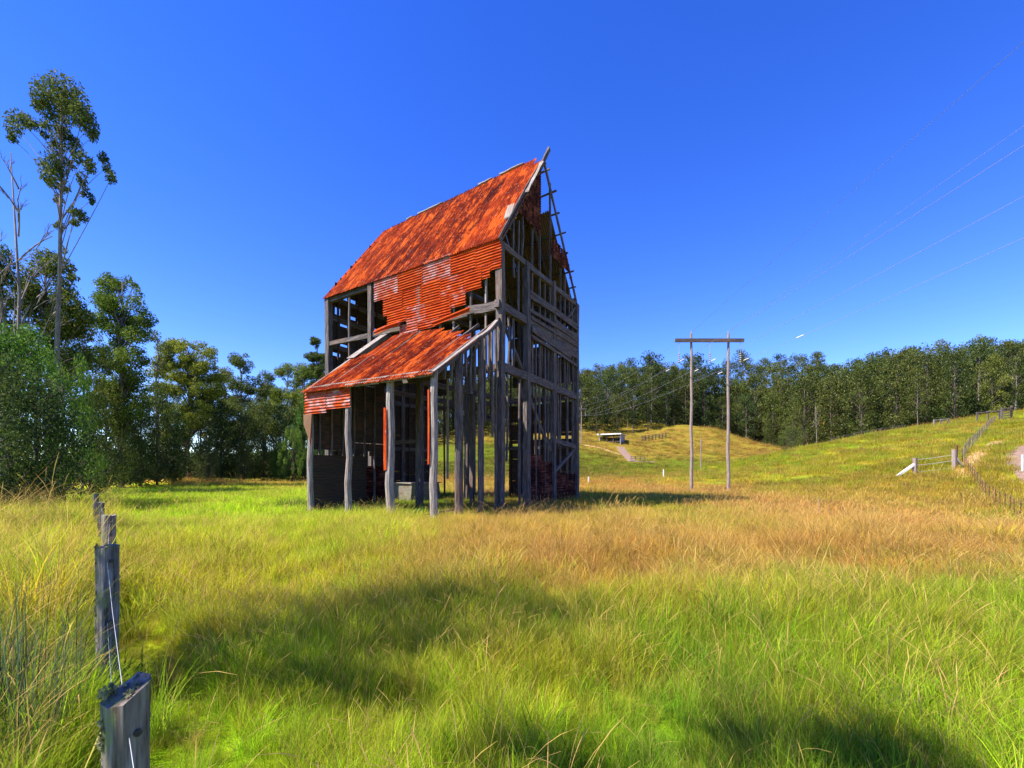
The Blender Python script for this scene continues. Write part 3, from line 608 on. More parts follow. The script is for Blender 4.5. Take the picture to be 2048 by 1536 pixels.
def bushy(seed, h=12, cr=3.6, n=34, leaf=.28, per=200, lm='leaf', low=.05, droop=.5, aspect=.45):
    r = random.Random(seed); cl = []; limbs = []
    for i in range(n):
        u = low + (1 - low) * ((i + .5) / n); w = math.sin(math.pi * min(.98, (u * .82 + .14))) ** .75
        az = i * 2.4 + r.uniform(-.6, .6); L = cr * w * r.uniform(.45, 1.0)
        p = np.array((math.cos(az) * L, math.sin(az) * L, u * h * .93)); pr = cr * r.uniform(.24, .42)
        cl.append((*p, pr, pr, pr * r.uniform(.8, 1.4), per)); limbs.append((limb_pts((0, 0, max(.3, p[2] - L)), p, r, n=4), .07, .02))
    return tree_parts(([(0, 0, -1), (.1, 0, h * .4), (0, .1, h * .85)], [h * .014, h * .01, .03]), limbs, cl, leaf, seed, lm, 'bark_dark', droop=droop, aspect=aspect)
def weeping(seed, h=16, cr=4.0, lm='leaf_bright'):
    r = random.Random(seed); cl = []; limbs = []
    for i in range(46):
        u = .25 + .75 * (i + .5) / 46; az = i * 2.4; w = math.sqrt(max(0.02, 1 - ((u - .45) / .6) ** 2)); L = cr * w * r.uniform(.5, 1)
        p = np.array((math.cos(az) * L, math.sin(az) * L, u * h - L * .25)); ln = r.uniform(1.2, 2.6)
        cl.append((p[0], p[1], p[2] - ln * .5, .62, .62, ln * .75, 190)); limbs.append((limb_pts((0, 0, max(h * .2, p[2] - L * .6)), p, r, n=4), .06, .015))
    return tree_parts(([(0, 0, -1), (.2, 0, h * .45), (0, 0, h * .9)], [h * .016, h * .011, .03]), limbs, cl, .30, seed, lm, 'bark_dark', droop=.85, aspect=.3)
def plant_tree(name, parts, x, y, sc, rz, label, group=None, cat='tree', sz=1.0, z=None, wd=1.0):
    o = empty(name, (x, y, gz(x, y) if z is None else z), rz); o.scale = (sc * wd, sc * wd, sc * sz); tag(o, label, cat, group)
    t = bpy.data.objects.new('trunk', parts[0]); col.objects.link(t); t.parent = o
    if parts[1]: c_ = bpy.data.objects.new('crown', parts[1]); col.objects.link(c_); c_.parent = o
    return o
# --- left-hand tree line: one or more of each kind, heights in the picture measured in metres
VG = [gum(100 + i, h=24, cr=(4.2, 5.2, 3.6, 4.8)[i], base=(.34, .30, .42, .24)[i], nl=(24, 28, 20, 30)[i], leaf=.25, per=520, lm='leaf', puff=.36) for i in range(4)]
VB = [bushy(120 + i, h=12, cr=(3.4, 4.2, 3.0)[i], n=(36, 42, 30)[i], leaf=.24, per=260, lm=('leaf', 'leaf_blue', 'leaf_bright')[i]) for i in range(3)]
VB[2] = bushy(122, h=12, cr=3.4, n=40, leaf=.20, per=380, lm='leaf_bright', droop=.6, aspect=.5)
VW = [weeping(130 + i) for i in range(2)]
def L_tree(px, top, Y, kind, i, label, base_h, group='trees along the left edge of the paddock', rz=None, sz=1.0):
    x, _, zt = P(px, top, Y); z0 = gz(x, Y) - .2; sc = (zt - z0) / base_h / sz
    nm = {'G': 'gum_tree', 'B': 'bushy_tree', 'W': 'weeping_tree'}[kind]
    return plant_tree(nm, {'G': VG, 'B': VB, 'W': VW}[kind][i], x, Y, sc, RNG.random() * 6.28 if rz is None else rz, label, group, sz=sz)
# (px, top py, depth, kind, variant, label)
LT = [
 (620, 800, 66, 'W', 0, 'weeping willow-like tree hanging in curtains beside the lean-to', 16),
 (585, 850, 62, 'W', 1, 'smaller weeping tree left of the lean-to wall', 16),
 (165, 640, 40, 'G', 2, 'slim gum between the emergent trunk and the domed gum', 24),
 (-30, 520, 36, 'G', 0, 'gum cut off by the left edge of the picture', 24),
 (20, 650, 22, 'B', 2, 'bright green wattle at the far left corner of the paddock', 12),
 (125, 700, 26, 'W', 0, 'soft bright green feathery tree at the foot of the emergent trunk', 16),
 (70, 760, 20, 'B', 1, 'dark leafy shrub below the bright wattle at the left edge', 12),
 (180, 790, 34, 'B', 0, 'bushy tree right of the soft feathery green tree', 12),
 (-40, 700, 18, 'B', 1, 'dark bushy tree on the left picture edge', 12)]
for k in range(5): LT.append((212 + k * 34, 770 + (k * 37) % 50, 44 + k * 2.5, 'B', k % 2, 'understorey tree below the domed gum, %s of five counting from the left' % ('first', 'second', 'third', 'fourth', 'fifth')[k], 12))
for k in range(6): LT.append((400 + k * 42, 782 + (k * 53) % 36, 60 + k * 2.5, 'B', (k + 1) % 2, 'dark understorey tree between the broad gum and the barn, %s of six from the left' % ('first', 'second', 'third', 'fourth', 'fifth', 'sixth')[k], 12))
for k in range(6): LT.append((200 + k * 72, 872 + (k * 29) % 26, 46 + k * 4, 'B', (0, 2, 0, 1, 0, 2)[k], 'low bush at the foot of the left tree line, %s of six from the left' % ('first', 'second', 'third', 'fourth', 'fifth', 'sixth')[k], 12))
for k in range(5): LT.append((250 + k * 85, 765 + (k * 41) % 45, 92 + k * 3, 'G', k % 4, 'gum in the second row of the left tree line, %s of five from the left' % ('first', 'second', 'third', 'fourth', 'fifth')[k], 24))
SZ = {238: 1.45, 205: 1.6, 368: 1.0, 405: 1.35, 318: 2.0, 485: 1.15, 520: 1.2, 455: 1.3, 165: 1.5, 95: 1.2, 128: 1.25, 60: 1.2}
for a in LT: L_tree(*a, sz=SZ.get(a[0], 1.25 if a[3] == 'B' and a[0] > 150 else 1.1))
def custom(Y, tpx, base, ells, label, seed, leaf=.22, lm='leaf', cr=.85, per=380, tr0=.28, name='gum_tree', fill=1.7, bark='bark', depth=.8):
    r = random.Random(seed); x0 = P(tpx, base, Y)[0]; g0 = gz(x0, Y) - .3; s_ = Y / FPX; cl = []; lb = []
    top = min(c[1] - c[3] * .6 for c in ells); zt = P(tpx, top, Y)[2] - g0
    tp = [np.array((r.uniform(-.2, .2) * (i > 0), r.uniform(-.2, .2) * (i > 0), -.5 + (zt + .3) * i / 7)) for i in range(8)]
    for ex, ey, rx_, ry_ in ells:
        n = max(2, int(fill * rx_ * ry_ * s_ * s_ / (cr * cr) * (1 + depth)))
        for _ in range(n):
            while True:
                a, b_, c_ = r.uniform(-1, 1), r.uniform(-1, 1), r.uniform(-1, 1)
                if .25 < a * a + b_ * b_ + c_ * c_ < 1: break
            dy = c_ * rx_ * s_ * depth; p = P(ex + a * rx_ * .98, ey + b_ * ry_ * .95, Y + dy); q = np.array((p[0] - x0, dy, p[2] - g0)); k = cr * r.choice((.4, .55, .8, 1.0, 1.2))
            cl.append((*q, k * 1.1, k * 1.1, k * .95, per * (k / cr) ** 2))
            sz_ = max(zt * .12, q[2] - abs(q[0]) * 1.0 - abs(q[1]) * .5 - 1); f = min(6.99, max(0, (sz_ + .5) / (zt + .3) * 7)); i0 = int(f); st = tp[i0] * (1 - f + i0) + tp[i0 + 1] * (f - i0)
            lb.append((limb_pts(st, q, r, .08, 4), .05, .015))
    pr = tree_parts((tp, list(np.linspace(tr0, .04, 8))), lb, cl, leaf, seed, lm, bark, droop=.55, shell=.35)
    plant_tree(name, pr, x0, Y, 1, 0, label, None, z=g0)
custom(46, 243, 950, [(238, 588, 50, 48), (255, 645, 44, 50), (205, 625, 24, 46), (284, 705, 14, 36), (228, 735, 52, 56), (212, 815, 46, 56), (262, 790, 34, 50)], 'tall gum with a bright domed drooping crown right of the emergent tree', 301, lm='leaf_sun')
custom(60, 378, 950, [(366, 706, 42, 34), (402, 728, 30, 46), (338, 752, 34, 44), (392, 800, 44, 56), (355, 850, 50, 46), (428, 770, 14, 34)], 'broad gum with a wide umbrella crown in the middle of the left tree line', 302, fill=2.0, lm='leaf_sun')
custom(70, 481, 950, [(485, 730, 22, 22), (462, 768, 17, 14), (512, 780, 22, 22), (487, 770, 20, 24), (480, 840, 46, 44)], 'narrow gum with a tufted three-part top right of the broad umbrella gum', 303)
custom(56, 316, 950, [(312, 678, 10, 16), (330, 705, 14, 18), (316, 735, 16, 24), (306, 800, 22, 40)], 'thin wispy gum in the gap between the domed gum and the umbrella gum', 304, fill=1.6)
custom(78, 573, 950, [(570, 746, 15, 18), (556, 800, 24, 30), (592, 790, 18, 26), (545, 850, 30, 34)], 'slender gum with a pointed top between the tufted gum and the barn', 305, fill=2.2, lm='leaf_sun')
custom(74, 607, 950, [(606, 752, 18, 18), (616, 796, 22, 30), (598, 850, 30, 40), (640, 800, 20, 36)], 'pale green gum beside the barn below the feathery one', 306, lm='leaf_sun', fill=2.4)
custom(86, 633, 950, [(632, 686, 9, 13), (624, 712, 11, 11), (643, 718, 8, 10), (632, 742, 16, 14), (630, 775, 18, 18)], 'tall feathery gum showing its top just left of the barn wall', 307, cr=.6, fill=2.2)
custom(84, 452, 950, [(448, 760, 26, 26), (430, 800, 30, 30), (465, 810, 26, 26), (450, 860, 50, 40)], 'gum filling the gap between the umbrella gum and the tufted gum', 310)
custom(88, 530, 950, [(528, 768, 20, 22), (540, 800, 28, 28), (520, 840, 36, 36)], 'dark gum in the dip right of the tufted gum', 311, lm='leaf_blue')
custom(90, 655, 950, [(652, 745, 22, 26), (640, 790, 26, 30), (620, 850, 36, 40), (590, 770, 14, 18)], 'leafy gum standing directly behind the lean-to roof edge', 312)
custom(36, 98, 950, [(120, 512, 26, 26), (86, 540, 28, 34), (58, 578, 34, 40), (136, 560, 32, 44), (108, 622, 50, 46), (40, 630, 36, 40), (152, 650, 30, 46), (70, 700, 50, 50), (140, 740, 44, 60)], 'large spreading gum around the lower trunk of the emergent tree', 308, leaf=.22, cr=.85)
custom(33, 6, 950, [(2, 600, 22, 50), (-30, 540, 40, 60), (0, 680, 36, 40)], 'gum cut off by the left edge of the picture beside the bare trees', 309, leaf=.22, cr=.85)
# emergent gum, built clump by clump from its own outline
EM = 31.0; ex0 = P(112, 800, EM)[0]; eg = gz(ex0, EM)
def epx(px, py, dy=0.0): p = P(px, py, EM + dy); return np.array((p[0] - ex0, dy, p[2] - eg))
er = random.Random(77); ecl = []; elimb = []
etr = [epx(112, 965) - np.array((0, 0, .6)), epx(112, 800), epx(116, 640), epx(120, 520), epx(121, 430), epx(123, 340), epx(124, 250), epx(120, 175)]
for px, py, rx, ry in [(100, 180, 26, 22), (128, 172, 26, 20), (112, 205, 32, 22), (85, 196, 16, 18), (150, 205, 22, 26), (165, 232, 18, 26), (178, 255, 14, 24), (187, 272, 8, 16), (140, 230, 22, 22), (95, 228, 14, 18),
                       (122, 250, 14, 20), (118, 282, 15, 20), (112, 300, 15, 14), (128, 268, 12, 14), (115, 318, 14, 14), (135, 212, 18, 18), (72, 212, 8, 10), (38, 240, 20, 14), (58, 246, 16, 14), (28, 258, 14, 16), (24, 276, 8, 12), (92, 252, 10, 10), (90, 270, 6, 8), (100, 330, 18, 20), (96, 352, 12, 18), (118, 345, 14, 18), (106, 368, 10, 10),
                       (152, 300, 12, 14), (165, 318, 16, 13), (180, 336, 10, 14), (150, 285, 10, 10), (205, 315, 8, 12), (214, 335, 9, 14), (222, 356, 8, 15), (164, 358, 8, 16), (170, 385, 8, 16), (184, 400, 5, 12), (128, 375, 10, 16), (118, 400, 8, 12), (150, 425, 12, 8), (165, 435, 9, 14), (150, 445, 8, 8), (118, 452, 8, 10), (140, 330, 10, 12)]:
    dy = er.uniform(-1.6, 1.6); c_ = epx(px, py, dy); s = EM / FPX
    ecl.append((*c_, rx * s * 1.12, rx * s * 1.1, ry * s * 1.1, 70 + rx * ry * .95))
    # limb from the trunk below
    tz = max(14, c_[2] - abs(c_[0]) * 1.1 - 1.2); k = np.interp(tz, [q[2] for q in etr], range(len(etr))); i0 = int(min(len(etr) - 2, k)); st = etr[i0] * (1 - (k - i0)) + etr[i0 + 1] * (k - i0)
    elimb.append((limb_pts(st, c_, er, .08), .035, .012))
pe = tree_parts((etr, [.20, .17, .14, .11, .10, .08, .05, .02]), elimb, ecl, .20, 78, 'leaf', 'bark', droop=.6, aspect=.4, shell=.3)
plant_tree('gum_tree', pe, ex0, EM, 1, 0, 'very tall slender gum with tufted clumps of foliage high above the rest of the trees', None, z=eg)
# bare trees
def bare(seed, h):
    r = random.Random(seed); t = MB(); limbs = []
    def grow(p, d, L, rad, dep):
        q = p + d * L; pts = limb_pts(p, q, r, .07, 5); limbs.append((pts, rad, rad * .5))
        if dep == 0: return
        for _ in range(3 if dep > 1 else 4):
            k = r.uniform(.35, 1); nd = d + np.array((r.uniform(-.55, .55), r.uniform(-.55, .55), r.uniform(.0, .35))); nd /= np.linalg.norm(nd)
            grow(p + (q - p) * k, nd, L * r.uniform(.4, .6), rad * .5, dep - 1)
    top = [np.array((0, 0, -1.0)), np.array((.2, 0, h * .3)), np.array((.1, .2, h * .6)), np.array((-.2, 0, h))]
    for z in np.linspace(.35, .9, 9): grow(np.array((.15, .1, h * z)), np.array((r.uniform(-.5, .5), r.uniform(-.5, .5), .85)), h * .22 * (1.2 - z), .05, 3)
    return tree_parts((top, [.12, .10, .07, .02]), limbs, [], .1, seed, 'leaf', 'bark')
for px, top, Y, lab, rz in ((28, 288, 30, 'bare dead tree with fine upright twigs left of the emergent gum', 0), (-8, 400, 28, 'leafless tree leaning at the left picture edge', 2)):
    x, _, zt = P(px, top, Y); plant_tree('bare_tree', bare(int(300 + px), 20), x, Y, (zt - gz(x, Y)) / 20.5, rz, lab, None)
x, _, zt = P(1632, 758, 100); plant_tree('bare_tree', bare(344, 12), x, 100, .8, 0, 'pale leafless tree among the green gums on the right hillside', None)

# --- hillside forest on the right
VH = [gum(200 + i, h=20, cr=(4.8, 5.4, 4.2, 5.0, 5.8, 4.6)[i], base=(.08, .06, .14, .1, .05, .22)[i], nl=(26, 28, 24, 26, 30, 22)[i], leaf=.5, per=105, bark='bark' if i in (2, 5) else 'bark_dark', lm=('leaf_hill', 'leaf', 'leaf_blue', 'leaf_hill', 'leaf_hill', 'leaf_hill')[i], puff=.33) for i in range(6)]
VH.append(bushy(220, h=20, cr=4.6, n=34, leaf=.5, per=85, lm='leaf_hill', low=.12)); VH.append(bushy(221, h=20, cr=4.2, n=32, leaf=.5, per=85, lm='leaf_blue', low=.1))
KN = ('olive gum', 'broad green gum', 'dark narrow gum', 'green gum', 'dark broad gum', 'long-trunked gum', 'rounded leafy tree', 'dark rounded tree')
hr = random.Random(11); cand = []
def edge_y(px):       # where the wood begins, as distance from the viewer's line
    return float(np.interp(px, [760, 860, 950, 1060, 1160, 1240, 1330, 1400, 1470, 1560, 1640, 1700, 1800, 1900, 2048, 2250], [100, 118, 126, 130, 131, 131, 134, 137, 137, 126, 104, 92, 86, 84, 84, 84]))
for row in range(9):
    px = 770.0 + hr.random() * 20
    while px < 2210:
        e = edge_y(px) + row * (6.5 if row < 5 else 9) + hr.uniform(-2, 2) + (1.5 if row == 0 else 0); x = (px - CX) / FPX * e
        cand.append((row, px, x, e)); px += (5.6 if row < 3 else 7.2) / e * FPX * hr.uniform(.75, 1.3)
hr.shuffle(cand); cand.sort(key=lambda a: a[0]); cand = cand[:275]; hill = []
for row, px, x, y in cand:
    v = hr.choice((0, 0, 1, 2, 3, 3, 4, 5, 5, 6, 7)) if row else hr.choice((0, 1, 3, 5, 5, 2, 6))
    top_py = np.interp(px, [760, 1000, 1160, 1230, 1310, 1400, 1500, 1650, 1720, 1850, 1950, 2048, 2200], [750, 750, 738, 726, 706, 694, 708, 708, 714, 688, 682, 680, 684])
    z = gz(x, y); hmax = 1.6 + (HY - top_py) / FPX * y - z; h = min(hr.uniform(15, 25), max(7, hmax * hr.uniform(.84, 1.10)))
    if row < 2 and hr.random() < .3: h *= .75
    if 1530 < px < 1600 and row == 0: h = 8
    dpt = 'front edge' if row == 0 else ('front rows' if row < 3 else ('mid slope' if row < 6 else 'near skyline'))
    where = 'seen through the barn' if px < 1150 else ('above the cattle shed' if px < 1300 else ('behind the power poles' if px < 1470 else ('beyond the hollow' if px < 1640 else ('above the right slope' if px < 1880 else 'above the stockyard gate'))))
    hill.append((px, plant_tree('gum_tree', VH[v], x, y, h / 20.0, hr.random() * 6.28, KN[v] + ', ' + dpt + ', ' + where, 'gum trees of the wooded hillside', z=z - .3, wd=hr.uniform(.72, .95))))
ORD = 'first second third fourth fifth sixth seventh eighth ninth tenth eleventh twelfth'.split()
byl = {}
for px, o in sorted(hill, key=lambda a: a[0]): byl.setdefault(o['label'], []).append(o)
for lab, os_ in byl.items():
    if len(os_) > 1:
        for k, o in enumerate(os_): o['label'] = lab + ', ' + ORD[min(k, 11)] + ' from left'
# scrub closing the gaps between the stems
sc_ = []
for _ in range(640):
    px = hr.uniform(760, 2150); k = hr.random() ** .7; y = edge_y(px) + 3 + k * 50; x = (px - CX) / FPX * y; r0 = hr.uniform(1.4, 3.0)
    sc_.append((x, y, gz(x, y) + r0 * .8, r0 * 1.2, r0, r0 * 1.1, 110))
for _ in range(230):
    px = hr.uniform(150, 670); y = 60 + (px - 180) / 480 * 20 + hr.uniform(0, 22); x = (px - CX) / FPX * y; r0 = hr.uniform(1.4, 3.2)
    sc_.append((x, y, gz(x, y) + r0 * .7, r0 * 1.3, r0, r0, 220))
V, F_, lv = leaves(sc_, .5, 9, droop=.4, aspect=.5)
tag(mk('scrub', V, F_, M['leaf_blue'], None, {'lv': ('FLOAT', lv)}), 'dark scrub filling the shade under the trees', 'undergrowth', kind='stuff')
x, y = (1582 - CX) / FPX * 92, 92.0
plant_tree('bushy_tree', VB[1], x, y, .55, 0, 'low dark bush in the hollow where the knoll meets the right-hand slope', None, sz=.8)
# trees off to the left and behind, whose shade falls across the grass
def shade_tree(x, y, h, clumps, seed, lab):
    r = random.Random(seed); z = gz(x, y); lb = [(limb_pts((0, 0, h * .45), (c[0], c[1], c[2]), r, .1), .05, .02) for c in clumps]
    plant_tree('leafy_tree', tree_parts(([(0, 0, -.5), (.05, 0, h * .5), (0, 0, h * .9)], [.16, .12, .05]), lb, clumps, .14, seed, 'leaf', 'bark_dark', shell=.1, dens=.62), x, y, 1, 0, lab, None)
shade_tree(-8.4, 3.0, 10, [(-.6, .4, 9.2, 1.5, .9, .6, 1500), (.9, .5, 9.0, 1.2, .8, .6, 1300), (2.2, -.1, 8.8, .9, .8, .5, 1000), (-1.9, .9, 8.8, .8, .6, .5, 500), (0, -.5, 8.4, 1.2, .8, .5, 1000), (1.4, -.6, 8.2, 1.2, .6, .5, 1000), (.2, -1.3, 8.2, 1.1, .6, .4, 900), (-.9, -1.0, 8.0, .8, .5, .4, 600), (1.5, -1.5, 7.6, .6, .4, .3, 350), (-1.3, -.2, 7.8, .9, .7, .5, 1100)], 901, 'leafy tree outside the left picture edge, its crown shading the near grass')
shade_tree(-5.0, -.8, 8.6, [(.5, 1.45, 8.2, .6, .4, .35, 480), (-.5, 1.15, 8.0, .4, .3, .3, 200), (1.4, 1.25, 7.9, .5, .5, .3, 900), (-.9, 1.4, 7.9, .5, .35, .3, 300)], 902, 'slender leafy tree behind the viewer shading the grass at bottom right')
shade_tree(-17.2, 10.3, 10, [(0, 0, 8.2, 1.8, 1.1, .7, 2500), (1.6, .9, 7.6, 1.3, .9, .6, 1500), (-1.2, -.6, 7.4, 1.2, .9, .6, 1500)], 903, 'leafy tree beyond the left picture edge shading the grass by the far fence')
shade_tree(-9.4, 1.1, 7, [(.3, 0, 5.8, .8, .6, .5, 900), (-.6, .5, 5.4, .7, .6, .5, 700)], 904, 'small leafy tree outside the left picture edge shading the dark rushes')
# ------------------------------------------------------------------ fences, poles, shed
def fence_post(parent, x, y, zt, w, d, rz, depth=.5, slant=0.0, mat='post', name='post', seed=1):
    r = random.Random(seed); mb = MB(); z0 = gz(x, y) - depth; n = 8; V = []; W = []; F = []; k = 10
    off = r.random() * 40; ph = [r.uniform(.86, 1.08) for _ in range(k)]
    for i in range(n + 1):
        for q in range(k):
            a = 2 * math.pi * q / k; ca, sa = math.cos(a), math.sin(a)
            sx = math.copysign(abs(ca) ** .45, ca) * w / 2 * ph[q]; sy = math.copysign(abs(sa) ** .45, sa) * d / 2 * ph[q]
            sx += r.uniform(-.004, .004); sy += r.uniform(-.004, .004)
            z = z0 + (zt - z0) * i / n + (slant * sx / w if i == n else 0) + (r.uniform(-.012, .012) if i == n else 0)
            V.append((x + sx * math.cos(rz) - sy * math.sin(rz), y + sx * math.sin(rz) + sy * math.cos(rz), z)); W.append((sx + off, sy + off, z + off))
    for i in range(n):
        for q in range(k): F.append((k * i + q, k * i + (q + 1) % k, k * i + k + (q + 1) % k, k * i + k + q))
    V.append((x, y, zt - .015)); W.append((off, off, zt + off)); c0 = len(V) - 1
    for q in range(k): F.append((k * n + q, k * n + (q + 1) % k, c0))
    mb.add(V, F, W); return mb.build(name, M[mat], parent)
lf = empty('wire_fence', (0, 0, 0)); tag(lf, 'old wire fence of mossy split posts running away at the lower left', 'fence')
LP = [(-1.40, 1.64, .80, .13, .125, 1.12, .08), (-4.05, 4.5, .84, .15, .17, 1.1, .02), (-6.62, 7.4, .86, .17, .16, 1.1, 0), (-9.45, 10.35, .86, .12, .12, .4, 0), (-12.3, 13.3, .9, .12, .12, .4, 0)]
for i, (x, y, zt, w, d, rz, sl_) in enumerate(LP): fence_post(lf, x, y, zt, w, d, rz, .6, sl_ * .9, seed=40 + i)
for dz in (.14, .74):
    pts = [(-.75, .95, .64 - (dz > .5) * .6)]
    for i in range(len(LP)):
        x, y, zt = LP[i][:3]
        pts.append((x, y, zt - dz))
        if i < len(LP) - 1: pts.append(((x + LP[i + 1][0]) / 2, (y + LP[i + 1][1]) / 2, (zt + LP[i + 1][2]) / 2 - dz - .05))
    MB().tube(pts, .0014, 4).build('wire', M['wire'], lf)
if 0: MB().tube([(-1.33, 1.66, .86 - .42), (-1.315, 1.64, .4), (-1.34, 1.63, .15), (-1.33, 1.64, -.1)], .0015, 4).build('wire', M['wire'], lf)
for x, y, zt, r0 in ((-1.40, 1.64, .66, .013), (-4.05, 4.5, .70, .02), (-4.05, 4.5, .10, .02)):
    dd = .069 if y < 2 else .103
    MB().tube([(x + .8 * dd, y - .8 * dd, zt), (x + .9 * dd, y - .5 * dd, zt)], r0, 8) if 0 else MB().tube([(x + .9 * dd * .9, y - .436 * dd * .9, zt), (x + .9 * dd * 1.06, y - .436 * dd * 1.06, zt)], r0, 8).build('wire_hole', M['bark_dark'], lf)
# moss and lichen tufts on the two near posts
mv = []; 
for i in (0, 1):
    x, y, zt, w, d, rz, sl_ = LP[i]; r = random.Random(5 + i)
    cl = [(x - w * (.40 + .1 * r.random()), y - w * (.3 - .35 * r.random()), zt - r.random() ** 1.2 * 1.1, .014, .016, .035, 26) for _ in range(60)] + [(x + r.uniform(-.45, .45) * w, y + r.uniform(-.45, .45) * d, zt + .0, .018, .018, .010, 10) for _ in range(9)]
    V, F_, lv = leaves(cl, .022, 60 + i, droop=.4); o = mk('moss', V, F_, M['moss'] if 'moss' in M else M['leaf'], lf, {'lv': ('FLOAT', lv)})
# steel dropper fence at the right
def dropper_fence(name, label, pts, step, hgt, matn='rust_steel', r0=.015):
    f = empty(name, (pts[0][0], pts[0][1], gz(pts[0][0], pts[0][1]))); tag(f, label, 'fence'); o3 = np.array(f.location); tops = []
    for a, b_ in zip(pts[:-1], pts[1:]):
        n = max(1, int(round(math.hypot(b_[0] - a[0], b_[1] - a[1]) / step)))
        for i in range(n):
            x, y = a[0] + (b_[0] - a[0]) * i / n, a[1] + (b_[1] - a[1]) * i / n; z = gz(x, y); tops.append((x, y, z))
    for k, (x, y, z) in enumerate(tops):
        MB().beam(np.array((x, y, z - .3)) - o3, np.array((x + RNG.uniform(-.05, .05), y, z + hgt * RNG.uniform(.95, 1.05))) - o3, r0 * 2, r0 * 1.6, RNG, .002, segs=1).build('post', M[matn], f)
    for k in (.3, .55, .8, .97): MB().tube([np.array((x, y, z + hgt * k)) - o3 for x, y, z in tops], .004, 3, cap=False).build('wire', M['wire'], f)
    return f
A = [P(2120, 1060, 18)[:2], P(2040, 1034, 21)[:2], P(1978, 1005, 27)[:2], P(1925, 948, 36)[:2]]
dropper_fence('dropper_fence', 'rusty steel dropper fence curving down to the right edge below the dirt road', A, 1.05, 1.05)
dropper_fence('dropper_fence', 'thin dropper fence climbing the slope to the stockyard gate', [P(1925, 948, 37)[:2], P(1960, 880, 52)[:2], P(1992, 845, 69)[:2]], 1.7, 1.1, 'wood', .022)
dropper_fence('dropper_fence', 'faint fence along the crest of the right-hand slope below the wood', [(x, y) for x, y in (P(1662, 880, 77)[:2], P(1760, 868, 76)[:2], P(1860, 856, 75)[:2])], 4.2, .95, 'wood', .04)
# strainer posts of the paddock gateway
gw = empty('gateway', (0, 0, 0)); tag(gw, 'wooden gateway of two stout strainer posts with angled stays on the green slope', 'gateway')
x1, y1 = P(1830, 938, 36.5)[:2]; x2, y2 = P(1909, 940, 35.5)[:2]
for i, (x, y, h, w) in enumerate(((x1, y1, 1.35, .26), (x2, y2, 1.6, .26), (x2 + 1.35, y2 + 1.2, 1.6, .12))): fence_post(gw, x, y, gz(x, y) + h, w, w, .3, .4, 0, 'pole' if i < 2 else 'rust_steel', seed=70 + i)
MB().beam((x1 - .1, y1, gz(x1, y1) + .8), (x1 - 1.45, y1, gz(x1 - 1.45, y1) + .15), .16, .16, RNG, .01).build('stay', M['white'], gw)
MB().beam((x2 + .1, y2, gz(x2, y2) + 1.0), (x2 + .62, y2 - .2, gz(x2 + .62, y2 - .2) - .1), .14, .14, RNG, .01).build('stay', M['post'], gw)
for h in (.2, .75, 1.2): MB().tube([(x1, y1, gz(x1, y1) + h), ((x1 + x2) / 2, (y1 + y2) / 2, (gz(x1, y1) + gz(x2, y2)) / 2 + h - .04), (x2, y2, gz(x2, y2) + h)], .012, 4).build('wire', M['wire'], gw)
def rail_frame(name, label, p0, p1, h, rails, mat='wood', cat='fence', npost=3, w=.14):
    f = empty(name, (p0[0], p0[1], gz(p0[0], p0[1]))); tag(f, label, cat); o3 = np.array(f.location)
    Q = [np.array((p0[0] + (p1[0] - p0[0]) * i / (npost - 1), p0[1] + (p1[1] - p0[1]) * i / (npost - 1), 0.0)) for i in range(npost)]
    for q in Q:
        q[2] = gz(q[0], q[1]); MB().beam(q - o3 - np.array((0, 0, .3)), q - o3 + np.array((0, 0, h)), w, w, RNG, .01).build('post', M[mat], f)
    for k in rails:
        a, b_ = Q[0] + np.array((0, -w * .6, h * k)), Q[-1] + np.array((0, -w * .6, h * k)); MB().beam(a - o3, b_ - o3, w * .7, w * .8, RNG, .01).build('rail', M[mat], f)
    return f
rail_frame('stockyard_gate', 'weathered grey timber stockyard gate with five rails on the crest at the right', P(2003, 838, 70)[:2], P(2023, 838, 70)[:2], 2.1, (.15, .32, .5, .68, .86), npost=2, cat='gate', w=.2)
rail_frame('rail_fence', 'single-rail timber frame on the crest left of the stockyard gate', P(1954, 846, 72)[:2], P(1998, 843, 71)[:2], 1.6, (.92,), npost=3, w=.16)
rail_frame('rail_fence', 'short white-grey rail frame standing alone on the crest', P(1868, 858, 73)[:2], P(1897, 856, 73)[:2], 1.1, (.92,), npost=3, w=.18, mat='wood_pale')
rail_frame('rail_fence', 'grey timber cattle yard rails right of the cattle shed', P(1284, 882, 124)[:2], P(1332, 880, 125)[:2], 1.5, (.3, .6, .9), npost=8, w=.16)
rail_frame('rail_fence', 'low rail fence with small posts below the end of the shed driveway', P(1262, 920, 104)[:2], P(1290, 921, 103)[:2], 1.1, (.5, .9), npost=4, w=.12)
for px, py, Y, h, lab in ((1327, 958, 62, 1.2, 'short white marker post in the dry grass left of the power poles'), (1177, 967, 56, .9, 'small white marker post just right of the barn'), (2045, 928, 31, 1.15, 'white roadside guide post at the right picture edge'), (1402, 938, 75, 5.4, 'thin grey pole standing between the two legs of the near power frame'), (1637, 1026, 18, 1.0, 'thin pale stake in the dry grass right of the power poles')):
    x, y, _ = P(px, py, Y); w = .14 if h < 2 else .16
    if 'stake' in lab: w = .018
    if 'roadside' in lab: w = .12
    tag(fence_post(None, x, y, gz(x, y) + h, w, w * .8, 0, .3, 0, 'white' if 'white' in lab else 'pole', 'marker_post' if h < 2 else 'pole', seed=int(px)), lab, 'post' if h < 2 else 'pole')
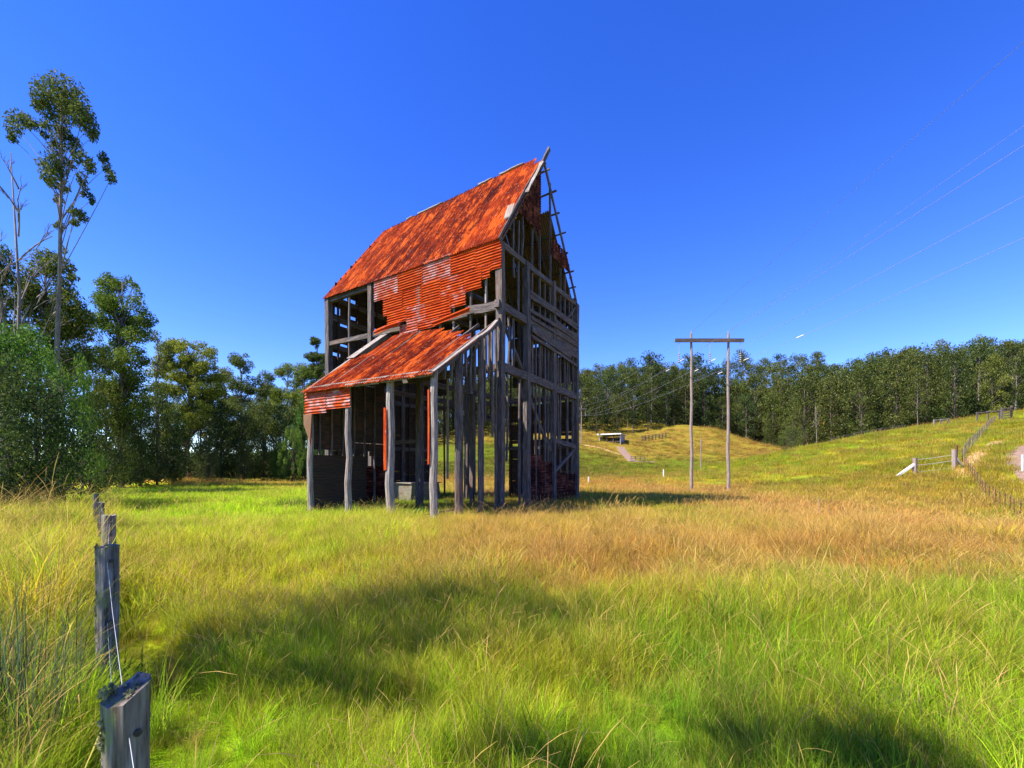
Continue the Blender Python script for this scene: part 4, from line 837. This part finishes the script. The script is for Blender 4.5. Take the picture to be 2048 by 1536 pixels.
# --- power line
def hframe(y, xs, tops, bar_z, bar, zc, label, s=1.0):
    f = empty('power_pole_frame', (xs[0], y, 0)); tag(f, label, 'power pole'); o3 = np.array((xs[0], y, 0.0)); r = random.Random(int(y))
    for x in xs:
        z0 = gz(x, y) - .5; pts = [np.array((x + r.uniform(-.05, .05), y, z)) - o3 for z in np.linspace(z0, tops, 8)]
        MB().tube(pts, list(np.linspace(.145, .09, 8)), 9, r, .04).build('pole', M['pole'], f)
        MB().tube([np.array((x, y, tops)) - o3, np.array((x, y, tops + .25)) - o3], .04, 6).build('pole_cap', M['ins'], f)
    MB().beam(np.array((bar[0], y - .16, bar_z)) - o3, np.array((bar[1], y - .16, bar_z)) - o3, .14, .30, r, .005).build('crossarm', M['wood'], f)
    for x in zc:
        mb = MB(); n = 10; pts = []; rad = []
        for i in range(n * 2 + 1): pts.append(np.array((x, y - .16, bar_z - .2 - 1.7 * i / (2 * n))) - o3); rad.append(.09 if i % 2 and i > 10 else .018)
        mb.tube(pts, rad, 8, r, 0).build('insulator', M['ins'], f)
    return f
hframe(38, (15.15, 18.25), 13.1, 12.5, (13.7, 19.5), (14.05, 16.65, 19.2), 'near wooden H-shaped power pole frame with a single crossarm standing in the dry paddock')
hframe(118, (15.15, 18.25), 18.2, 17.6, (13.7, 19.5), (14.05, 16.65, 19.2), 'distant wooden power pole frame mostly hidden by the right edge of the barn')
for x, zs, lab in ((15.15, (13.25, 14.2, 17.0, 18.4), 'topmost wire in the sky, from the left pole top of the near power frame'), (18.25, (13.25, 13.9, 16.5, 18.4), 'thin upper wire running from the right pole top of the near power frame'), (14.05, (10.7, 10.5, 13.2, 15.8), 'power cable hung from the left insulator of the near power frame'),
                   (16.65, (10.7, 10.5, 13.2, 15.8), 'power cable hung from the middle insulator of the near power frame'), (19.2, (10.7, 10.3, 13.2, 15.8), 'power cable hung from the right insulator of the near power frame')):
    cf = np.polyfit([38, 15, -60], zs[:3], 2); pts = [(x, y, float(np.polyval(cf, y))) for y in np.linspace(-60, 38, 60)]
    for k in range(1, 21): t = k / 20; pts.append((x, 38 + 80 * t, zs[0] + (zs[3] - zs[0]) * t - 1.2 * math.sin(math.pi * t)))
    w = empty('power_cable', (x, 38, zs[0])); tag(w, lab, 'cable', 'wires of the power line'); o3 = np.array((x, 38, zs[0]))
    MB().tube([np.array(p) - o3 for p in pts], .0085, 4, cap=False).build('wire', M['cable'], w)
    if x in (14.05, 16.65, 19.2):
        for y in ((37.2, 40.6) if x != 19.2 else (36.9, 41.5, 30.0)):
            z = float(np.polyval(cf, y)) if y < 38 else zs[0] - .15 * (y - 38) * .3; MB().tube([(0, y - .38 - 38, z - zs[0]), (0, y + .38 - 38, z - zs[0] + .02)], .032, 7).build('damper', M['white'], w)
# --- cattle shed on the knoll
m, nt, b = newmat('shed_iron'); tc = N(nt, 'ShaderNodeTexCoord'); wv = N(nt, 'ShaderNodeTexWave'); wv.inputs['Scale'].default_value = 3; nt.links.new(tc.outputs['Object'], wv.inputs['Vector'])
nt.links.new(ramp(nt, wv.outputs['Color'], [(0, (.34, .34, .40)), (1, (.48, .48, .54))]), b.inputs['Base Color']); b.inputs['Roughness'].default_value = .5; M['shed'] = m
sx, sy = P(1241, 886, 118)[:2]; sz0 = gz(sx, sy); sh = empty('cattle_shed', (sx, sy, sz0), R(-28)); tag(sh, 'small open-fronted cattle shed with a pale skillion roof on the grassy rise', 'shed')
def sbox(name, a, b_, mat):
    a = np.array(a, float); b_ = np.array(b_, float); V = [(x, y, z) for z in (a[2], b_[2]) for x, y in ((a[0], a[1]), (b_[0], a[1]), (b_[0], b_[1]), (a[0], b_[1]))]
    return mk(name, V, [(3, 2, 1, 0), (4, 5, 6, 7), (0, 1, 5, 4), (1, 2, 6, 5), (2, 3, 7, 6), (3, 0, 4, 7)], M[mat], sh, {'wc': ('FLOAT_VECTOR', V)})
sbox('side_wall', (-.1, 0, -.6), (0, 4.6, 2.75), 'shed'); sbox('back_wall', (-5.6, 4.5, -.6), (-.1, 4.6, 2.3), 'shed'); sbox('side_wall', (-5.7, 0, -.6), (-5.6, 4.6, 2.3), 'shed')
rf = sbox('roof', (-6.1, -.7, 2.85), (.35, 4.9, 2.95), 'white'); rf.rotation_euler = (R(-3), 0, 0)
sbox('fascia', (-6.1, -.75, 2.72), (.35, -.71, 3.02), 'white')
for x in (-3.8, -1.95): sbox('post', (x - .08, 0, -.6), (x + .08, .16, 2.8), 'wood')
sbox('feed_rail', (-5.5, .3, .9), (-.1, .4, 1.05), 'wood')
# --- tracks
dw = ribbon('driveway', [P(1240, 887, 116)[:2], P(1250, 900, 110)[:2], P(1266, 921, 103)[:2]], 2.1, M['gravel'], .12); tag(dw)
ribbon('path', [P(1266, 920, 103.5)[:2], P(1310, 921, 102)[:2]], 1.0, M['gravel'], .10)
ribbon('dirt_road', [P(2300, 878, 41)[:2], P(2165, 888, 40)[:2], P(2120, 918, 34)[:2], P(2190, 975, 27)[:2]], 6.0, M['gravel'], .10)
ribbon('track', [P(1920, 960, 33)[:2], P(1950, 925, 38)[:2], P(1998, 890, 46)[:2]], 1.2, M['earth'], .06)
ribbon('track', [P(1160, 893, 117)[:2], P(1200, 900, 114)[:2], P(1243, 908, 109)[:2]], .7, M['earth'], .1)
# ------------------------------------------------------------------ grass: clumps of real blades, strewn by geometry nodes (nobody could count it)
def grass_mat():
    m, nt, b = newmat('grass_blades'); nt.nodes.remove(b); out = nt.nodes['Material Output']
    gcol = N(nt, 'ShaderNodeAttribute', attribute_name='gcol', attribute_type='INSTANCER').outputs['Color']
    bc = N(nt, 'ShaderNodeAttribute', attribute_name='bc'); sp = N(nt, 'ShaderNodeSeparateColor'); nt.links.new(bc.outputs['Color'], sp.inputs[0])
    c = mix(nt, sp.outputs[0], gcol, (.52, .33, .11))
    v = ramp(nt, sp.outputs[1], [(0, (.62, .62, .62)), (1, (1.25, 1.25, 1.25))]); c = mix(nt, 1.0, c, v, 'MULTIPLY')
    d = N(nt, 'ShaderNodeBsdfDiffuse'); t = N(nt, 'ShaderNodeBsdfTranslucent'); mx = N(nt, 'ShaderNodeMixShader'); mx.inputs[0].default_value = .5
    nt.links.new(c, d.inputs[0]); nt.links.new(c, t.inputs[0]); nt.links.new(d.outputs[0], mx.inputs[1]); nt.links.new(t.outputs[0], mx.inputs[2]); nt.links.new(mx.outputs[0], out.inputs[0])
    return m
M['grass'] = grass_mat()
def clump(nb, spread, hmin, hmax, width, lean, segs, straw, seed, seed_heads=0, arch=.5):
    g_ = np.random.default_rng(seed); V = []; F_ = []; C_ = []
    def blade(x, y, h, w, az, ln, st, rn, sg, head=False):
        b0 = len(V); fx, fy = math.cos(az), math.sin(az); tw = az + g_.uniform(.6, 2.5); sx, sy = math.cos(tw), math.sin(tw)
        for i in range(sg + 1):
            t = i / sg; ww = w * (1 - t) ** .6 if not head else w * (.35 if t < .72 else 1.6 * math.sin(math.pi * min(1, (t - .70) / .32)) + .15)
            o = ln * h * t ** 2; z = h * (t - (arch if head else .35) * ln * t ** 3)
            p = (x + fx * o, y + fy * o, z)
            if i < sg or head: V.append((p[0] - sx * ww / 2, p[1] - sy * ww / 2, p[2])); V.append((p[0] + sx * ww / 2, p[1] + sy * ww / 2, p[2])); C_.extend([(st, rn, t, 1)] * 2)
            else: V.append(p); C_.append((st, rn, t, 1))
        for i in range(sg if head else sg - 1): F_.append((b0 + 2 * i, b0 + 2 * i + 1, b0 + 2 * i + 3, b0 + 2 * i + 2))
        if not head: F_.append((b0 + 2 * sg - 2, b0 + 2 * sg - 1, b0 + 2 * sg))
    for _ in range(nb):
        a = g_.uniform(0, 6.28); r = spread * math.sqrt(g_.random()); st = (g_.uniform(.55, 1) if g_.random() < straw else g_.uniform(0, .22))
        blade(math.cos(a) * r, math.sin(a) * r, g_.uniform(hmin, hmax) * (.75 + .25 * g_.random()), width * g_.uniform(.6, 1.3), a + g_.normal(0, .9), abs(g_.normal(lean, .22)), st, g_.random(), segs)
    for _ in range(seed_heads):
        a = g_.uniform(0, 6.28); r = spread * g_.random()
        blade(math.cos(a) * r, math.sin(a) * r, hmax * g_.uniform(1.1, 1.5), max(width * .38, .0026), a, g_.uniform(.25, .85), g_.uniform(.8, 1), g_.uniform(.5, 1), 8, True)
    me = mesh_data('grass_clump', V, F_, M['grass'], {'bc': ('FLOAT_COLOR', C_)}); return me
def clump_collection(name, meshes):
    c = bpy.data.collections.new(name)
    for i, me in enumerate(meshes): c.objects.link(bpy.data.objects.new('%s_%02d' % (name, i), me))
    return c
def scatter(name, colr, pts, rots, scl, cols, vid, label):
    me = bpy.data.meshes.new(name); me.vertices.add(len(pts)); me.vertices.foreach_set('co', np.asarray(pts, np.float32).ravel())
    for an, ty, key, d in (('rot', 'FLOAT_VECTOR', 'vector', rots), ('scl', 'FLOAT', 'value', scl), ('gcol', 'FLOAT_COLOR', 'color', cols), ('vid', 'INT', 'value', vid)):
        a = me.attributes.new(an, ty, 'POINT'); a.data.foreach_set(key, np.asarray(d, np.int32 if ty == 'INT' else np.float32).ravel())
    o = bpy.data.objects.new(name, me); col.objects.link(o); tag(o, label, 'grass', kind='stuff')
    ng = bpy.data.node_groups.new(name + '_scatter', 'GeometryNodeTree'); ng.interface.new_socket('Geometry', in_out='INPUT', socket_type='NodeSocketGeometry'); ng.interface.new_socket('Geometry', in_out='OUTPUT', socket_type='NodeSocketGeometry')
    n = ng.nodes; l = ng.links; gi = n.new('NodeGroupInput'); go = n.new('NodeGroupOutput'); ip = n.new('GeometryNodeInstanceOnPoints'); ci = n.new('GeometryNodeCollectionInfo')
    ci.inputs['Collection'].default_value = colr; ci.inputs['Separate Children'].default_value = True; ci.inputs['Reset Children'].default_value = True
    def na(nm, ty): q = n.new('GeometryNodeInputNamedAttribute'); q.data_type = ty; q.inputs['Name'].default_value = nm; return q.outputs[0]
    l.new(gi.outputs[0], ip.inputs['Points']); l.new(ci.outputs[0], ip.inputs['Instance']); ip.inputs['Pick Instance'].default_value = True
    l.new(na('vid', 'INT'), ip.inputs['Instance Index']); l.new(na('scl', 'FLOAT'), ip.inputs['Scale'])
    e = n.new('FunctionNodeEulerToRotation'); l.new(na('rot', 'FLOAT_VECTOR'), e.inputs[0]); l.new(e.outputs[0], ip.inputs['Rotation'])
    l.new(ip.outputs[0], go.inputs[0]); md = o.modifiers.new('scatter', 'NODES'); md.node_group = ng; return o
RD = [P(2300, 878, 41)[:2], P(2165, 888, 40)[:2], P(2120, 918, 34)[:2], P(2190, 975, 27)[:2]]; RT = [P(1920, 960, 33)[:2], P(1950, 925, 38)[:2], P(1998, 890, 46)[:2]]
def dline(x, y, L):
    p = np.array((x, y)); m_ = 1e9
    for a, b_ in zip(L[:-1], L[1:]):
        t = np.clip((p - a) @ (b_ - a) / ((b_ - a) @ (b_ - a)), 0, 1); m_ = min(m_, float(np.linalg.norm(p - a - (b_ - a) * t)))
    return m_
def inbarn(x, y):
    d = np.array((x, y)) - BN; w, L = d @ EX, d @ EY; return 0.1 < w < BW and 0 < L < BL
def fence_side(x, y):     # >0 left of the old fence line
    return -(x + 1.40) * 2.9 / 3.95 - (y - 1.62) * 2.68 / 3.95
gr = random.Random(99)
def strew(y0, y1, dens, umax=1.32, umin=None, flt=None):
    umin = -umax if umin is None else umin; out = []; n = int((umax - umin) * (y1 ** 2 - y0 ** 2) / 2 * dens)
    for _ in range(n):
        y = math.sqrt(gr.uniform(y0 ** 2, y1 ** 2)); x = gr.uniform(umin, umax) * y
        if flt and not flt(x, y): continue
        if x > 25 and (dline(x, y, RD) < 2.9 or (dline(x, y, RT) < .7 and gr.random() < .8)): continue
        out.append((x, y))
    return out
def go(name, colr, nv, xy, s0, s1, label, tint=None, zoff=0.0, cfun=field):
    pts, ro, sc, co, vi = [], [], [], [], []
    for x, y in xy:
        sg = .35 + .05 * y; c = cfun(x + gr.gauss(0, sg), y + gr.gauss(0, sg * 1.3)); k = gr.uniform(.55, 1.4); dry = c[0] / max(c[1], 1e-3)
        c = c * np.array((gr.uniform(.85, 1.2), gr.uniform(.88, 1.12), 1)) * k
        if tint is not None: c = c * tint
        pts.append((x, y, gz(x, y) + zoff)); ro.append((gr.uniform(-.12, .12), gr.uniform(-.12, .12), gr.uniform(0, 6.28)))
        near_f = name == 'grass' and y < 6.5 and ((-.15 < -fence_side(x, y) < .75) or (2.2 < y < 4.6 and -.99 < x / y < -.80))
        s = (.38 if near_f else 1) * gr.uniform(s0, s1) * (1 + .5 * fb(x, y, .45, 7)) * gr.uniform(.8, 1.25); s *= .7 if inbarn(x, y) else 1
        sc.append(s); co.append((*c, 1))
        # the first half of the clumps are green ones, the rest carry straw
        vi.append(gr.randrange(nv // 2) if gr.random() > (.22 + .6 * sm(.9, 1.7, dry)) else nv // 2 + gr.randrange(nv - nv // 2))
    return scatter(name, colr, pts, ro, sc, co, vi, label)
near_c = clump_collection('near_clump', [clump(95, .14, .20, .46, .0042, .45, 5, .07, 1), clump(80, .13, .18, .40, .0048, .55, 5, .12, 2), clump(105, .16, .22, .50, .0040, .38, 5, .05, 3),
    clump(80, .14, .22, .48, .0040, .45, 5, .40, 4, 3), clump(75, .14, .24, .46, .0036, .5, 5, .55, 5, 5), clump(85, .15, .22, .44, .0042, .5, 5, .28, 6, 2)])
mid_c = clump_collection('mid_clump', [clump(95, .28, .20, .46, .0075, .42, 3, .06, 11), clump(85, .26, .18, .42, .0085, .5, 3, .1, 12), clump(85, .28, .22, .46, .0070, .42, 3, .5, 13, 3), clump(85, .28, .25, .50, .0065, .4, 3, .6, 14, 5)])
far_c = clump_collection('far_clump', [clump(70, .60, .18, .42, .022, .4, 2, .05, 21), clump(70, .6, .2, .44, .020, .4, 2, .55, 22, 4)])
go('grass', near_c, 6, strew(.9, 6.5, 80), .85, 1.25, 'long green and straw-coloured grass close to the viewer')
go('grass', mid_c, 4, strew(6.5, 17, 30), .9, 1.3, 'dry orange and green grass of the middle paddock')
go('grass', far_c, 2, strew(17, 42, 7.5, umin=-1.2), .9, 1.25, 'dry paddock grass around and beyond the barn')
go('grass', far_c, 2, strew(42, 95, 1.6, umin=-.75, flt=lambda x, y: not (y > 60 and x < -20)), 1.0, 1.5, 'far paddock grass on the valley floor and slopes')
tall_c = clump_collection('tall_clump', [clump(60, .22, .5, 1.0, .009, .35, 5, .15, 31, 3), clump(50, .2, .5, .95, .008, .4, 5, .3, 32, 5), clump(40, .2, .6, 1.1, .006, .45, 6, .85, 33, 10), clump(60, .22, .55, 1.0, .008, .3, 5, .5, 34, 6)])
def tallcol(x, y): return lerp(YEL, LIME, sm(-.4, .4, fb(x, y, .6, 3)))
go('tall_grass', tall_c, 4, strew(3.0, 13, 13, umin=-1.45, umax=-.85, flt=lambda x, y: fence_side(x, y) > .35 and not (y < 5 and x > -4.6) and not (y < 5.5 and x / y > -1.0)), .75, 1.15, 'tall weedy grass with dry seed stalks left of the old fence', cfun=tallcol)
go('tall_grass', tall_c, 4, strew(12, 24, 3.2, umin=-1.35, umax=-.86), .7, 1.1, 'rank grass in front of the trees at far left', cfun=tallcol)
reed_c = clump_collection('reed_clump', [clump(220, .28, .6, 1.05, .0055, .3, 5, .12, 41, 4), clump(200, .26, .5, .95, .0055, .35, 5, .22, 42, 6)])
rx = [(-3.45, 3.05), (-3.75, 3.3), (-3.15, 2.7), (-4.1, 3.6), (-3.9, 2.9), (-4.3, 3.4)]
go('rushes', reed_c, 2, rx, .75, 1.0, 'dark bluish tussock of rushes at the lower left edge', cfun=lambda x, y: np.array((.05, .10, .05)))
# stiff seed stalks standing over the near grass
st_c = clump_collection('stalk_clump', [clump(2, .05, .3, .5, .004, .4, 4, 1, 50 + i, 4) for i in range(4)])
go('seed_stalks', st_c, 4, strew(1.9, 13, 3.4), .85, 1.35, 'pale arching seed stalks over the grass', cfun=lambda x, y: np.array((.5, .38, .18)))
inb = [(bw(w, L, 0)[0], bw(w, L, 0)[1]) for w, L in [(gr.uniform(-4.4, 9), gr.uniform(-.6, 11.5)) for _ in range(650)]]
go('grass', mid_c, 2, inb, 1.0, 1.7, 'rank green grass growing inside and under the barn', cfun=lambda x, y: np.array((.07, .20, .03)))
weed_c = clump_collection('weed_clump', [clump(26, .07, .25, .5, .013, .5, 5, .0, 71), clump(22, .09, .18, .36, .018, .75, 5, .05, 72), clump(120, .09, .35, .62, .0042, .35, 5, .12, 73, 4), clump(60, .06, .25, .5, .0035, .6, 5, 1.0, 74, 6)])
go('weeds', weed_c, 4, strew(2.0, 12, 3.0), .8, 1.4, 'broad weeds and rank tufts among the pasture grass', cfun=lambda x, y: field(x, y) * np.array((.6, .72, .8)))
go('grass', far_c, 2, strew(95, 131, .75, umin=-.12, umax=.66, flt=lambda x, y: y < edge_y(x / y * FPX + CX) - 1 and dline(x, y, [P(1240, 887, 116)[:2], P(1266, 921, 103)[:2]]) > 1.8), 1.0, 1.7, 'grass tussocks on the far grassy knoll')
